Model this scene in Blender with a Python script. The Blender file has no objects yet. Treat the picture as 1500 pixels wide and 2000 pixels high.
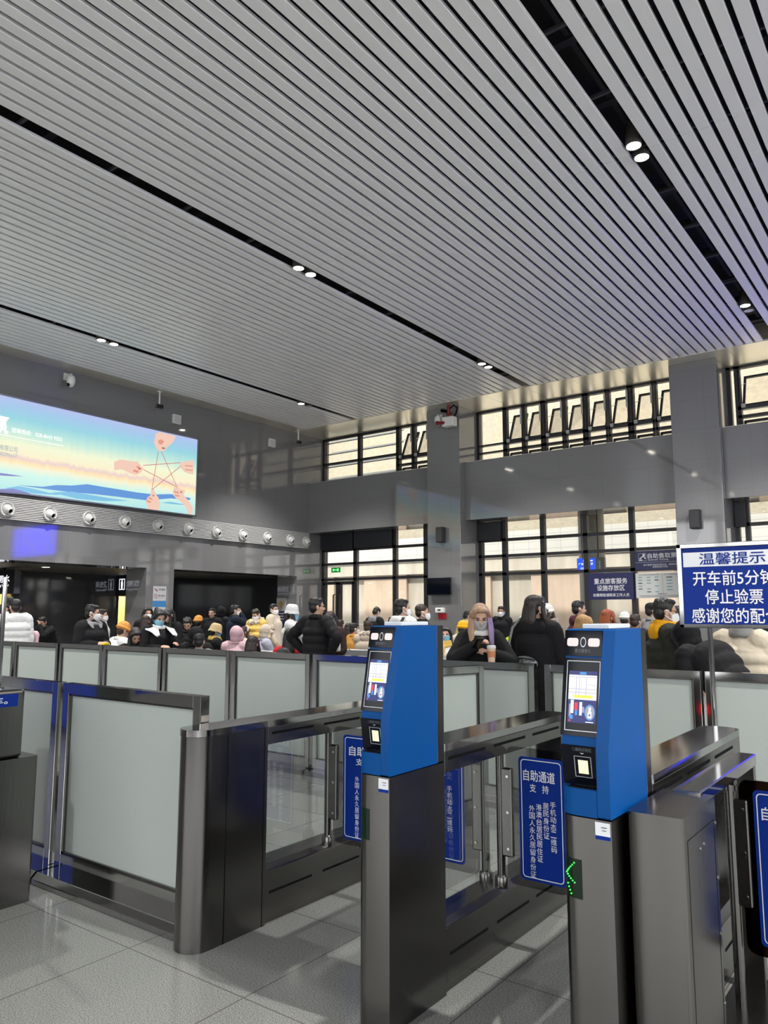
import bpy, math, random
from mathutils import Vector, Matrix, Euler, Quaternion
V = Vector
random.seed(7)
S = bpy.context.scene
COL = S.collection
# ---------------------------------------------------------------- camera
CAM_H = 1.6
PITCH, HEAD = math.atan(197/1490), math.radians(36.8)
cam_data = bpy.data.cameras.new('camera')
cam = bpy.data.objects.new('camera', cam_data); COL.objects.link(cam)
cam.location = (0, 0, CAM_H)
cam.rotation_euler = (math.pi/2 + PITCH, 0, HEAD)
cam_data.sensor_fit = 'HORIZONTAL'; cam_data.sensor_width = 36; cam_data.lens = 36*1490/1500
cam_data.clip_start = 0.05; cam_data.clip_end = 300
S.camera = cam
# ---------------------------------------------------------------- world, sun, exposure
S.view_settings.view_transform = 'Standard'; S.view_settings.look = 'None'
S.view_settings.exposure = 0.40; S.view_settings.gamma = 1.0; S.view_settings.use_curve_mapping = False
W = bpy.data.worlds.new('sky'); S.world = W; W.use_nodes = True
wn = W.node_tree; bg = wn.nodes['Background']
bg.inputs[0].default_value = (0.97, 0.98, 1.0, 1); bg.inputs[1].default_value = 3.2
sun_d = bpy.data.lights.new('sun', 'SUN'); sun_d.energy = 4.4; sun_d.angle = math.radians(3); sun_d.color = (1, .97, .92)
sun = bpy.data.objects.new('sun', sun_d); COL.objects.link(sun)
sun.rotation_euler = (math.radians(48), 0, math.radians(12))     # high, from behind the hall, onto the retaining wall outside
LAMP_W = 1350.0          # each twin downlight
try:
    S.cycles.max_bounces = 8; S.cycles.transparent_max_bounces = 24; S.cycles.glossy_bounces = 4; S.cycles.diffuse_bounces = 4
    S.cycles.caustics_reflective = False; S.cycles.caustics_refractive = False; S.cycles.sample_clamp_indirect = 4
    S.cycles.use_denoising = True
except Exception: pass

# ---------------------------------------------------------------- helpers: materials
def srgb(r, g, b):
    f = lambda c: (c/255)/12.92 if c <= 10 else (((c/255)+.055)/1.055)**2.4
    return (f(r), f(g), f(b))
MATS = {}
def mat(name, col, rough=.5, metal=0.0, emit=None, es=0.0, spec=.5, noise=None, bump=None, coat=0.0, sheen=0.0, alpha=None, trans=0.0):
    if name in MATS: return MATS[name]
    m = bpy.data.materials.new(name); m.use_nodes = True
    nt = m.node_tree; b = nt.nodes['Principled BSDF']
    b.inputs['Base Color'].default_value = (*col, 1); b.inputs['Roughness'].default_value = rough
    b.inputs['Metallic'].default_value = metal; b.inputs['Specular IOR Level'].default_value = spec
    b.inputs['Coat Weight'].default_value = coat; b.inputs['Sheen Weight'].default_value = sheen
    if trans: b.inputs['Transmission Weight'].default_value = trans
    if emit is not None:
        b.inputs['Emission Color'].default_value = (*emit, 1); b.inputs['Emission Strength'].default_value = es
    tc = None
    def coords():
        nonlocal tc
        if tc is None: tc = nt.nodes.new('ShaderNodeTexCoord')
        return tc.outputs['Object']
    if noise:                      # (scale, amount, stretch) gentle colour variation
        sc, am, st = noise
        mp = nt.nodes.new('ShaderNodeMapping'); mp.inputs['Scale'].default_value = st
        nz = nt.nodes.new('ShaderNodeTexNoise'); nz.inputs['Scale'].default_value = sc; nz.inputs['Detail'].default_value = 4
        nt.links.new(coords(), mp.inputs[0]); nt.links.new(mp.outputs[0], nz.inputs['Vector'])
        mx = nt.nodes.new('ShaderNodeMix'); mx.data_type = 'RGBA'
        mx.inputs[6].default_value = (*[c*(1-am) for c in col], 1); mx.inputs[7].default_value = (*[min(1, c*(1+am)) for c in col], 1)
        nt.links.new(nz.outputs['Fac'], mx.inputs[0]); nt.links.new(mx.outputs[2], b.inputs['Base Color'])
    if bump:                       # (scale, strength, stretch)
        sc, am, st = bump
        mp = nt.nodes.new('ShaderNodeMapping'); mp.inputs['Scale'].default_value = st
        nz = nt.nodes.new('ShaderNodeTexNoise'); nz.inputs['Scale'].default_value = sc; nz.inputs['Detail'].default_value = 3
        bp = nt.nodes.new('ShaderNodeBump'); bp.inputs['Strength'].default_value = am; bp.inputs['Distance'].default_value = .02
        nt.links.new(coords(), mp.inputs[0]); nt.links.new(mp.outputs[0], nz.inputs['Vector'])
        nt.links.new(nz.outputs['Fac'], bp.inputs['Height']); nt.links.new(bp.outputs[0], b.inputs['Normal'])
    MATS[name] = m
    return m
def glow(name, col, s):
    return mat(name, (0.01, .01, .01), .6, emit=col, es=s)
def glass(name, tint=(1, 1, 1), refl=.5):
    if name in MATS: return MATS[name]
    m = bpy.data.materials.new(name); m.use_nodes = True; nt = m.node_tree; nt.nodes.clear()
    o = nt.nodes.new('ShaderNodeOutputMaterial'); mx = nt.nodes.new('ShaderNodeMixShader')
    t = nt.nodes.new('ShaderNodeBsdfTransparent'); t.inputs[0].default_value = (*tint, 1)
    g = nt.nodes.new('ShaderNodeBsdfGlossy'); g.inputs['Roughness'].default_value = .01
    fr = nt.nodes.new('ShaderNodeFresnel'); fr.inputs[0].default_value = 1.45
    mu = nt.nodes.new('ShaderNodeMath'); mu.operation = 'MULTIPLY'; mu.inputs[1].default_value = refl
    nt.links.new(fr.outputs[0], mu.inputs[0]); nt.links.new(mu.outputs[0], mx.inputs[0])
    nt.links.new(t.outputs[0], mx.inputs[1]); nt.links.new(g.outputs[0], mx.inputs[2]); nt.links.new(mx.outputs[0], o.inputs[0])
    MATS[name] = m
    return m
def stone(name, col, rough, size=(1.2, .8), speck=.10, joint=.8):
    """polished grey stone cladding: fine speckle, thin panel joints (in object x/y against z)"""
    if name in MATS: return MATS[name]
    m = mat(name, col, rough); nt = m.node_tree; b = nt.nodes['Principled BSDF']
    tc = nt.nodes.new('ShaderNodeTexCoord')
    nz = nt.nodes.new('ShaderNodeTexNoise'); nz.inputs['Scale'].default_value = 60; nz.inputs['Detail'].default_value = 3
    nt.links.new(tc.outputs['Object'], nz.inputs['Vector'])
    mx = nt.nodes.new('ShaderNodeMix'); mx.data_type = 'RGBA'
    mx.inputs[6].default_value = (*[c*(1-speck) for c in col], 1); mx.inputs[7].default_value = (*[c*(1+speck) for c in col], 1)
    nt.links.new(nz.outputs['Fac'], mx.inputs[0])
    sx = nt.nodes.new('ShaderNodeSeparateXYZ'); nt.links.new(tc.outputs['Object'], sx.inputs[0])
    ad = nt.nodes.new('ShaderNodeMath'); nt.links.new(sx.outputs[0], ad.inputs[0]); nt.links.new(sx.outputs[1], ad.inputs[1])
    cb = nt.nodes.new('ShaderNodeCombineXYZ'); nt.links.new(ad.outputs[0], cb.inputs[0]); nt.links.new(sx.outputs[2], cb.inputs[1])
    br = nt.nodes.new('ShaderNodeTexBrick'); br.offset = 0; br.inputs['Scale'].default_value = 1
    br.inputs['Brick Width'].default_value = size[0]; br.inputs['Row Height'].default_value = size[1]
    br.inputs['Mortar Size'].default_value = .004; br.inputs['Mortar Smooth'].default_value = 0
    nt.links.new(cb.outputs[0], br.inputs['Vector']); nt.links.new(mx.outputs[2], br.inputs['Color1']); nt.links.new(mx.outputs[2], br.inputs['Color2'])
    br.inputs['Mortar'].default_value = (*[c*joint for c in col], 1)
    b.inputs['IOR'].default_value = 1.75
    nt.links.new(br.outputs[0], b.inputs['Base Color'])
    return m

# ---------------------------------------------------------------- helpers: meshes
ORG = {}
class MB:
    """collects shapes into one mesh"""
    def __init__(s): s.v = []; s.f = []; s.m = []; s.sm = []
    def add(s, vs, fs, mi=0, smooth=False):
        o = len(s.v); s.v += [tuple(v) for v in vs]
        for f in fs: s.f.append([o+i for i in f]); s.m.append(mi); s.sm.append(smooth)
        return s
    def box(s, x0, x1, y0, y1, z0, z1, mi=0):
        if x0 > x1: x0, x1 = x1, x0
        if y0 > y1: y0, y1 = y1, y0
        if z0 > z1: z0, z1 = z1, z0
        v = [(x, y, z) for z in (z0, z1) for y in (y0, y1) for x in (x0, x1)]
        return s.add(v, [(0,2,3,1),(4,5,7,6),(0,1,5,4),(2,6,7,3),(0,4,6,2),(1,3,7,5)], mi)
    def obox(s, c, ax, mi=0):
        c = V(c); a, b, d = [V(q) for q in ax]
        v = [c + a*i + b*j + d*k for k in (-1, 1) for j in (-1, 1) for i in (-1, 1)]
        return s.add(v, [(0,2,3,1),(4,5,7,6),(0,1,5,4),(2,6,7,3),(0,4,6,2),(1,3,7,5)], mi)
    def beam(s, p0, p1, w, h, up=(0,0,1), mi=0):
        p0, p1 = V(p0), V(p1); d = (p1-p0); t = d.normalized(); u = V(up); r = t.cross(u).normalized(); u = r.cross(t)
        return s.obox((p0+p1)/2, (d/2, r*w/2, u*h/2), mi)
    def prism(s, poly, ext, mi=0):
        """closed planar polygon (3-d points) swept along ext"""
        ext = V(ext); n = len(poly); P = [V(p) for p in poly]
        nor = V((0,0,0))
        for i in range(n): nor += P[i].cross(P[(i+1) % n])
        if nor.dot(ext) > 0: P = P[::-1]
        v = P + [p+ext for p in P]
        fs = [tuple(range(n)), tuple(range(2*n-1, n-1, -1))]
        s.add(v, fs, mi)
        return s.add(v, [((i+1) % n, i, n+i, n+(i+1) % n) for i in range(n)], mi, n > 9)
    def ring(s, rings, closed_ends=True, mi=0, smooth=True):
        n = len(rings[0]); v = [p for r in rings for p in r]; fs = []
        for k in range(len(rings)-1):
            for i in range(n):
                j = (i+1) % n
                fs.append((k*n+i, k*n+j, (k+1)*n+j, (k+1)*n+i))
        s.add(v, fs, mi, smooth)
        if closed_ends:
            o = len(s.v)-len(v)
            s.f.append([o+i for i in range(n-1, -1, -1)]); s.m.append(mi); s.sm.append(False)
            s.f.append([o+(len(rings)-1)*n+i for i in range(n)]); s.m.append(mi); s.sm.append(False)
        return s
    def cyl(s, p0, p1, r0, r1=None, n=20, mi=0, caps=True):
        p0, p1 = V(p0), V(p1); r1 = r0 if r1 is None else r1; t = (p1-p0).normalized()
        a = t.orthogonal().normalized(); b = t.cross(a)
        rg = [[c + (a*math.cos(2*math.pi*i/n) + b*math.sin(2*math.pi*i/n))*r for i in range(n)] for c, r in ((p0, r0), (p1, r1))]
        return s.ring(rg, caps, mi)
    def lathe(s, prof, c, axis=(0,0,1), n=24, mi=0):
        c = V(c); t = V(axis).normalized(); a = t.orthogonal().normalized(); b = t.cross(a)
        rg = [[c + t*h + (a*math.cos(2*math.pi*i/n) + b*math.sin(2*math.pi*i/n))*max(r, 1e-4) for i in range(n)] for r, h in prof]
        return s.ring(rg, True, mi)
    def tube(s, pts, rad, n=8, side=None, mi=0, cap=True):
        """swept tube; rad scalar / list / list of (a, b)"""
        P = [V(p) for p in pts]; k = len(P)
        R = rad if isinstance(rad, (list, tuple)) else [rad]*k
        R = [(q, q) if not isinstance(q, (tuple, list)) else q for q in R]
        sd = V(side) if side is not None else None; rings = []; prev = None
        def frame(t):
            nonlocal prev
            ref = sd if sd is not None else (prev if prev is not None else t.orthogonal())
            a = ref - t*ref.dot(t)
            if a.length < 1e-5: a = t.orthogonal()
            a.normalize(); prev = a
            return a, t.cross(a)
        for i in range(k):
            t = ((P[min(i+1, k-1)]-P[max(i-1, 0)])).normalized()
            a, b = frame(t)
            mk = lambda c, f: [c + a*(R[i][0]*f*math.cos(2*math.pi*j/n)) + b*(R[i][1]*f*math.sin(2*math.pi*j/n)) for j in range(n)]
            rr = min(R[i])
            if cap and i == 0:
                for g in (75, 50, 25): rings.append(mk(P[0]-t*rr*math.sin(math.radians(g)), math.cos(math.radians(g))))
            rings.append(mk(P[i], 1))
            if cap and i == k-1:
                for g in (25, 50, 75): rings.append(mk(P[i]+t*rr*math.sin(math.radians(g)), math.cos(math.radians(g))))
        return s.ring(rings, True, mi)
    def ell(s, c, r, n=16, m=10, rot=None, mi=0):
        c = V(c); rings = []
        for k in range(m+1):
            th = math.pi*(k/m)*.998 + .001*math.pi
            ring = []
            for i in range(n):
                p = V((r[0]*math.sin(th)*math.cos(2*math.pi*i/n), r[1]*math.sin(th)*math.sin(2*math.pi*i/n), -r[2]*math.cos(th)))
                if rot is not None: p = rot @ p
                ring.append(c+p)
            rings.append(ring)
        return s.ring(rings, True, mi)
    def mesh(s, me, M, mi=0):
        return s.add([M @ v.co for v in me.vertices], [tuple(p.vertices) for p in me.polygons], mi)
    def text(s, body, c, w, h, right=(1,0,0), up=(0,0,1), mi=0, bold=0.0, depth=0.0):
        """lettering fitted to a w x h box centred on c"""
        me = text_mesh(body); xs = [v.co.x for v in me.vertices]; ys = [v.co.y for v in me.vertices]
        if not xs: return s
        x0, x1, y0, y1 = min(xs), max(xs), min(ys), max(ys)
        r = V(right).normalized(); u = V(up).normalized(); c = V(c)
        sx = w/(x1-x0) if w else None; sy = h/(y1-y0) if h else None
        sx = sx or sy; sy = sy or sx
        fs = [tuple(p.vertices) for p in me.polygons]; nr = r.cross(u)
        for i, (ox, oy) in enumerate(((0, 0), (1, 0), (-1, 0), (0, 1), (0, -1)) if bold else ((0, 0),)):     # heavier strokes: the same outline, nudged
            vs = [c + r*((v.co.x+ox*bold-(x0+x1)/2)*sx) + u*((v.co.y+oy*bold-(y0+y1)/2)*sy) + nr*(.0001*i) for v in me.vertices]
            s.add(vs, fs, mi)
        return s
    def build(s, name, mats, parent=None, bevel=0, seg=2, local=False, remesh=0, smooth_it=0, sub=0):
        me = bpy.data.meshes.new(name)
        org = V((0,0,0))
        if parent is not None and not local: org = ORG.get(parent.name, V((0,0,0)))
        me.from_pydata([(x-org.x, y-org.y, z-org.z) for x, y, z in s.v], [], s.f)
        for m in (mats if isinstance(mats, (list, tuple)) else [mats]): me.materials.append(m)
        for p, mi, sm in zip(me.polygons, s.m, s.sm): p.material_index = mi; p.use_smooth = sm
        if any(s.sm) and not remesh: me.set_sharp_from_angle(angle=math.radians(38))
        me.update()
        o = bpy.data.objects.new(name, me); COL.objects.link(o)
        if parent is not None: o.parent = parent; ORG[o.name] = org
        else: ORG[o.name] = V((0,0,0))
        if bevel:
            b = o.modifiers.new('bevel', 'BEVEL'); b.width = bevel; b.segments = seg; b.limit_method = 'ANGLE'; b.angle_limit = math.radians(40)
            b.harden_normals = False
        if remesh:
            r = o.modifiers.new('remesh', 'REMESH'); r.mode = 'VOXEL'; r.voxel_size = remesh; r.use_smooth_shade = True
        if smooth_it:
            q = o.modifiers.new('smooth', 'SMOOTH'); q.factor = .5; q.iterations = smooth_it
        if sub:
            q = o.modifiers.new('sub', 'SUBSURF'); q.levels = sub; q.render_levels = sub
        return o
TXT = {}
def text_mesh(body):
    k = body
    if k not in TXT:
        cu = bpy.data.curves.new('lettering', 'FONT'); cu.body = body; cu.size = 1; cu.resolution_u = 3
        ob = bpy.data.objects.new('lettering', cu); COL.objects.link(ob)
        dg = bpy.context.evaluated_depsgraph_get()
        TXT[k] = bpy.data.meshes.new_from_object(ob.evaluated_get(dg))
        bpy.data.objects.remove(ob); bpy.data.curves.remove(cu)
    return TXT[k]
def tag(o, label=None, cat=None, group=None, kind=None):
    if label: o['label'] = label
    if cat: o['category'] = cat
    if group: o['group'] = group
    if kind: o['kind'] = kind
    return o
def thing(name, loc, label, cat, group=None, rz=0.0, kind=None):
    o = bpy.data.objects.new(name, None); COL.objects.link(o)
    o.location = loc; o.rotation_euler = (0, 0, rz); o.empty_display_size = .1
    ORG[o.name] = V(loc)
    return tag(o, label, cat, group, kind)
def struct(o): o['kind'] = 'structure'; return o
# the view geometry, used only to read positions on known planes
_F = V((-math.sin(HEAD)*math.cos(PITCH), math.cos(HEAD)*math.cos(PITCH), math.sin(PITCH)))
_R = V((math.cos(HEAD), math.sin(HEAD), 0)); _U = _R.cross(_F)
def ray(px, py): return _F + _R*((px-750)/1490) + _U*((1000-py)/1490)
def on_y(px, py, y): d = ray(px, py); return V((0,0,CAM_H)) + d*(y/d.y)
def on_x(px, py, x): d = ray(px, py); return V((0,0,CAM_H)) + d*(x/d.x)
def at_dist(px, py, r): d = ray(px, py); return V((0,0,CAM_H)) + d*(r/math.hypot(d.x, d.y))
# ---------------------------------------------------------------- materials of the hall
M_STONE = stone('grey_polished_stone', (.18, .18, .183), .05, (1.2, .75), .12, .82)
M_DARKSTONE = stone('dark_polished_stone', (.040, .042, .047), .06, (1.2, 1.2), .12, .8)
M_SLAT = mat('ceiling_slat_paint', (.86, .86, .86), .28, noise=(2, .02, (1, 1, 1)))
M_SOFFIT = mat('ivory_soffit_panel', (.80, .76, .66), .30, .65)
M_BLACK = mat('matt_black_paint', (.008, .008, .011), .8)
M_PLENUM = mat('plenum_metal', (.02, .02, .026), .6)
M_FRAME = mat('charcoal_window_frame', (.016, .015, .018), .4)
M_GLASS = glass('window_glass', (.97, .98, .97), .6)
M_GATEGLASS = glass('gate_glass', (.97, .985, .98), .25)
M_SMOKE = glass('smoked_acrylic', (.62, .61, .61), .35)
M_STEEL = mat('brushed_steel', (.165, .16, .152), .23, 1.0, bump=(40, .018, (1, 1, .04)))
M_STEELTOP = mat('satin_steel_top', (.36, .35, .35), .11, 1.0)
M_POLISH = mat('polished_steel', (.50, .50, .49), .09, 1.0)
M_DARK = mat('dark_slot', (.004, .004, .005), .9, spec=.1)
M_WHITE = mat('white_plastic', (.72, .72, .70), .4)
M_LENS = mat('black_lens', (.01, .01, .012), .1)
M_FROST = mat('frosted_film_glass', (.42, .463, .435), .22, spec=.35)
H = 7.69; WX = -17.65; DY = 20.0
X1, Y0 = 13.0, -13.0            # hall extents out of view
def floor_mat():
    m = mat('granite_tiles', (.4, .4, .4), .09); nt = m.node_tree; b = nt.nodes['Principled BSDF']
    tc = nt.nodes.new('ShaderNodeTexCoord')
    n1 = nt.nodes.new('ShaderNodeTexNoise'); n1.inputs['Scale'].default_value = 170; n1.inputs['Detail'].default_value = 5; n1.inputs['Roughness'].default_value = .75
    nt.links.new(tc.outputs['Object'], n1.inputs['Vector'])
    cr = nt.nodes.new('ShaderNodeValToRGB'); e = cr.color_ramp.elements
    e[0].position = .36; e[0].color = (.06, .064, .06, 1); e[1].position = .60; e[1].color = (.275, .28, .265, 1)
    nt.links.new(n1.outputs['Fac'], cr.inputs[0])
    mp = nt.nodes.new('ShaderNodeMapping'); mp.inputs['Location'].default_value = (.13, 0, 0)
    nt.links.new(tc.outputs['Object'], mp.inputs[0])
    br = nt.nodes.new('ShaderNodeTexBrick'); br.offset = 0; br.inputs['Scale'].default_value = 1
    br.inputs['Brick Width'].default_value = .8; br.inputs['Row Height'].default_value = .8; br.inputs['Mortar Size'].default_value = .0035; br.inputs['Mortar Smooth'].default_value = .1
    nt.links.new(mp.outputs[0], br.inputs['Vector'])
    nt.links.new(cr.outputs[0], br.inputs['Color1']); nt.links.new(cr.outputs[0], br.inputs['Color2']); br.inputs['Mortar'].default_value = (.09, .085, .08, 1)
    nt.links.new(br.outputs[0], b.inputs['Base Color'])
    n2 = nt.nodes.new('ShaderNodeTexNoise'); n2.inputs['Scale'].default_value = 3; nt.links.new(tc.outputs['Object'], n2.inputs['Vector'])
    mr = nt.nodes.new('ShaderNodeMapRange'); mr.inputs[3].default_value = .06; mr.inputs[4].default_value = .16
    nt.links.new(n2.outputs['Fac'], mr.inputs[0]); nt.links.new(mr.outputs[0], b.inputs['Roughness'])
    return m
M_FLOOR = floor_mat()
# ---------------------------------------------------------------- floor
struct(MB().box(-23.2, X1, Y0, 20.3, -.12, 0).build('floor', M_FLOOR))
# ---------------------------------------------------------------- ceiling: slats, seams, soffit borders, black plenum
mb = MB(); P_ = 6.0/29
seams = [-9.9, -3.4, 3.1, 9.6, 16.1]
ys = [Y0] + seams + [18.4]
k = -68
while -2.94 + P_*k < X1 - .2:
    if k % 29:
        x = -2.94 + P_*k
        for a, b in zip(ys[:-1], ys[1:]):
            mb.box(x-.0735, x+.0735, a+.004, b-.004, H, H+.05)
    k += 1
struct(mb.build('ceiling', M_SLAT, bevel=.004, seg=1))
mb = MB()
for a, b in zip([Y0, -6, 0, 3.6, 6.2, 8.8, 11.4, 14, 16.6], [-6, 0, 3.6, 6.2, 8.8, 11.4, 14, 16.6, 18.4]):
    mb.box(WX, -17.085, a+.003, b-.003, H, H+.04)
x = WX
while x < X1:
    x2 = min(X1, x+1.28 if x > WX else x+1.0)
    mb.box(x+.003, x2-.003, 18.4, 20.05, H, H+.04); x = x2
mb.box(WX, X1, 18.39, 18.40, H-.012, H+.03)
struct(mb.build('ceiling_border', M_SOFFIT))
mb = MB().box(-18.7, X1, Y0, 20.3, H+.62, H+.72)
struct(mb.build('ceiling_plenum', M_BLACK))
mb = MB()
y = Y0+.5
while y < 18.2:                                        # carrier rails and hangers above the slats
    mb.box(-17.6, X1, y-.02, y+.02, H+.06, H+.10)
    mb.box(-17.6, X1, y+.55, y+.66, H+.36, H+.50); y += 1.3
for xx in (-16.2, -13.4, -10.4, -7.4, -4.6, -2.2, 1.6, 4.6): mb.box(xx-.04, xx+.04, Y0, 18.3, H+.28, H+.36)
for xx in (-14.8, -9.0, -3.05, 2.9): mb.box(xx-.03, xx+.03, Y0, 18.3, H+.40, H+.46)
struct(mb.build('ceiling_hangers', M_PLENUM))
struct(MB().box(-18.9, X1+.3, Y0-.3, 20.55, H+.72, H+1.0).build('roof', M_PLENUM))
# ---------------------------------------------------------------- left wall with two openings and the passage behind it
CB = -22.3                                             # back of the passage
mb = MB()
mb.box(WX-.9, WX, Y0, 3.4, 0, H+.6); mb.box(WX-.9, WX, 3.4, 19.98, 2.82, H+.6)
mb.box(WX-.9, WX, 12.79, 13.71, 0, 2.82); mb.box(WX-.9, WX, 18.73, 20.3, 0, 2.82); mb.box(WX-.9, WX, 19.98, 20.3, 2.82, H+.6)
struct(mb.build('wall_left', M_STONE))
mb = MB()
for a, b in ((3, 10.4), (11.5, 15.1), (16.3, 20.3)): mb.box(CB-.3, CB, a, b, 0, 3.1)
for a, b in ((10.4, 11.5), (15.1, 16.3)): mb.box(CB-.3, CB, a, b, 2.15, 3.1)
mb.box(CB, WX-.9, 19.6, 20.3, 0, 3.1); mb.box(CB, WX-.9, 2.7, 3.0, 0, 3.1)
struct(mb.build('wall_passage', M_DARKSTONE))
struct(MB().box(CB-.3, WX-.02, 3, 20.2, 2.83, 2.95).build('ceiling_passage', mat('passage_ceiling', (.10, .10, .10), .5)))
M_CREAM = mat('cream_lit_wall', (.78, .66, .38), .5)
for i, (a, b) in enumerate(((10.4, 11.5), (15.1, 16.3))):    # the two warmly lit rooms off the passage
    mb = MB().box(CB-2.0, CB-1.9, a-.5, b+.9, 0, 2.8).box(CB-2, CB-.3, a-.6, a-.5, 0, 2.8).box(CB-2, CB-.3, b+.9, b+1, 0, 2.8).box(CB-2, CB-.3, a-.6, b+1, 2.7, 2.8).box(CB-2, CB-.3, a-.6, b+1, -.1, 0)
    struct(mb.build('wall_lit_room', M_CREAM))
    ld = bpy.data.lights.new('room_lamp', 'POINT'); ld.energy = 110; ld.color = (1, .86, .58); ld.shadow_soft_size = .15
    lo = bpy.data.objects.new('room_lamp', ld); COL.objects.link(lo); lo.location = (CB-1.0, (a+b)/2+.2, 2.45)
    fr = MB().box(CB-.02, CB+.03, a-.06, a, 0, 2.21).box(CB-.02, CB+.03, b, b+.06, 0, 2.21).box(CB-.02, CB+.03, a-.06, b+.06, 2.15, 2.21)
    struct(fr.build('door_%d' % (i+2), M_FRAME))
# walls out of view, close the hall
mb = MB().box(X1, X1+.3, Y0, 20.3, 0, 2.2).box(X1, X1+.3, Y0, 20.3, 7.4, H+.7); y = Y0
while y < 20: mb.box(X1, X1+.3, y, y+.5, 2.2, 7.4); y += 3.3
struct(mb.build("wall_right", M_STONE))
mb = MB().box(WX-.9, X1+.3, Y0-.3, Y0, 0, 1.7).box(WX-.9, X1+.3, Y0-.3, Y0, 7.4, H+.7); x = WX-.9
while x < X1: mb.box(x, x+.5, Y0-.3, Y0, 1.7, 7.4); x += 3.3
struct(mb.build('wall_front', stone('dark_grey_stone', (.05, .05, .055), .12)))
# ---------------------------------------------------------------- back wall: columns, beams, piers
C1 = (-12.54, -11.40); C2 = (-5.33, -4.23); C3 = (1.9, 3.0); C4 = (9.1, 10.2)
for i, (a, b) in enumerate((C1, C2, C3, C4)):
    struct(MB().box(a, b, 18.94, 20.35, 0, H).build('wall_back_column', M_STONE, bevel=.006, seg=1))
for a, b in ((WX, C1[0]), (C1[1], C2[0]), (C2[1], C3[0]), (C3[1], C4[0]), (C4[1], X1)):
    struct(MB().box(a, b, 19.23, 20.3, 4.29, 6.02).build('wall_back_beam', M_STONE, bevel=.006, seg=1))
for a, b in ((WX, C1[0]), (C1[1], C2[0]), (C2[1], C3[0])): struct(MB().box(a, b, 19.26, 20.28, 6.02, 6.035).build('window_sill', mat('white_sill', (.86, .84, .78), .5)))  # unseen white boards on the beams, added to bounce daylight onto the soffit
struct(MB().box(C3[1], X1, 19.6, 20.3, 0, H).build('wall_back_solid', M_STONE))
# ---------------------------------------------------------------- windows of the back wall (aluminium frames, panes, tilted sashes)
def bar_v(mb, x, z0, z1, w=.10): mb.box(x-w/2, x+w/2, DY-.03, DY+.12, z0, z1)
def bar_h(mb, x0, x1, z, w=.07): mb.box(x0, x1, DY-.03, DY+.12, z-w/2, z+w/2)
def pane(mb, x0, x1, z0, z1): mb.box(x0, x1, DY+.04, DY+.052, z0, z1)
M_SASHGLASS = glass('sash_glass', (.97, .97, .95), .5)
M_ACT = mat('pale_actuator', (.45, .45, .45), .4)
def sash(parent, x0, x1, z0, z1, tilt):
    """outward-tilting vent sash, hinged at its bottom rail"""
    h = z1-z0; dy = math.sin(tilt)*h; dz = math.cos(tilt)*h; w = .055
    P = lambda x, t, n: V((x, DY+.06 + dy*t + n*math.cos(tilt), z0 + dz*t - n*math.sin(tilt)))
    mb = MB()
    def bar(xa, xb, ta, tb):
        q = [P(xa, ta, 0), P(xb, ta, 0), P(xb, tb, 0), P(xa, tb, 0)]
        mb.prism(q, P(xa, ta, .05)-P(xa, ta, 0))
    wt = w/h
    bar(x0, x0+w, 0, 1); bar(x1-w, x1, 0, 1); bar(x0+w, x1-w, 0, wt); bar(x0+w, x1-w, 1-wt, 1)
    s = mb.build('sash', M_FRAME, parent)
    g = MB().prism([P(x0+w, wt, .02), P(x1-w, wt, .02), P(x1-w, 1-wt, .02), P(x0+w, 1-wt, .02)], P(x0, 0, .03)-P(x0, 0, .02))
    g.build('sash_pane', M_SASHGLASS, s)
    a = MB()
    if h > .6:
        a.box(x1-.02, x1+.03, DY-.06, DY-.03, z0+h*.45, z0+h*.95)
        a.box(x0+.0, x0+.09, DY-.07, DY-.03, z0-.07, z0+.03)
        a.beam((x0+.03, DY, z0+h*.55), P(x0+.03, .75, 0), .015, .015)
        a.build('actuator', M_ACT, s)
def window(n, name): 
    o = thing('window_%d' % n, (0, DY, 0), None, None); struct(o); return o
LZ = [2.73, 3.26, 3.73]
# lower bay at the corner, with the glazed door
w = window(1, ''); mb = MB()
for x in (-17.62, -16.17, -14.53, -13.32, -12.58): bar_v(mb, x, 0, 4.3, .13)
for z in LZ[:2]: bar_h(mb, WX, C1[0], z, .08)
bar_h(mb, WX, C1[0], LZ[2], .08); bar_h(mb, WX, C1[0], .06, .12); bar_h(mb, -16.17, C1[0], .9, .06)
mb.build('frame', M_FRAME, w)
mb = MB()
for a, b in ((-17.55, -16.24), (-16.10, -14.6), (-14.46, -13.39), (-13.25, -12.6)):
    for c, d in ((.12, 2.69), (2.77, 3.22), (3.30, 3.69), (3.77, 4.28)): pane(mb, a, b, c, d)
mb.build('panes', M_GLASS, w)
M_NAVYBOX = mat('dark_navy_fascia', (.012, .013, .018), .45)
for a, b in ((-17.6, -16.2), (-16.13, -14.56)): MB().box(a, b, DY-.14, DY-.03, 3.75, 4.29).build('shutter_box', M_NAVYBOX, w, bevel=.006)
d = thing('door_1', (-16.9, DY, 0), None, None); struct(d)
mb = MB()
mb.box(-17.56, -17.48, DY-.05, DY+.08, 0, 2.62); mb.box(-16.28, -16.2, DY-.05, DY+.08, 0, 2.62); mb.box(-16.98, -16.78, DY-.05, DY+.08, 0, 2.62)
mb.box(-17.56, -16.2, DY-.05, DY+.08, 2.56, 2.66); mb.box(-17.56, -16.2, DY-.05, DY+.08, 0, .1)
mb.build('door_frame', M_FRAME, d)
mb = MB()
for x in (-17.02, -16.74): mb.tube([(x, DY-.06, .7), (x, DY-.13, .72), (x, DY-.13, 2.2), (x, DY-.06, 2.22)], .025, 8)
mb.build('pull_handle', M_FRAME, d)
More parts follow.
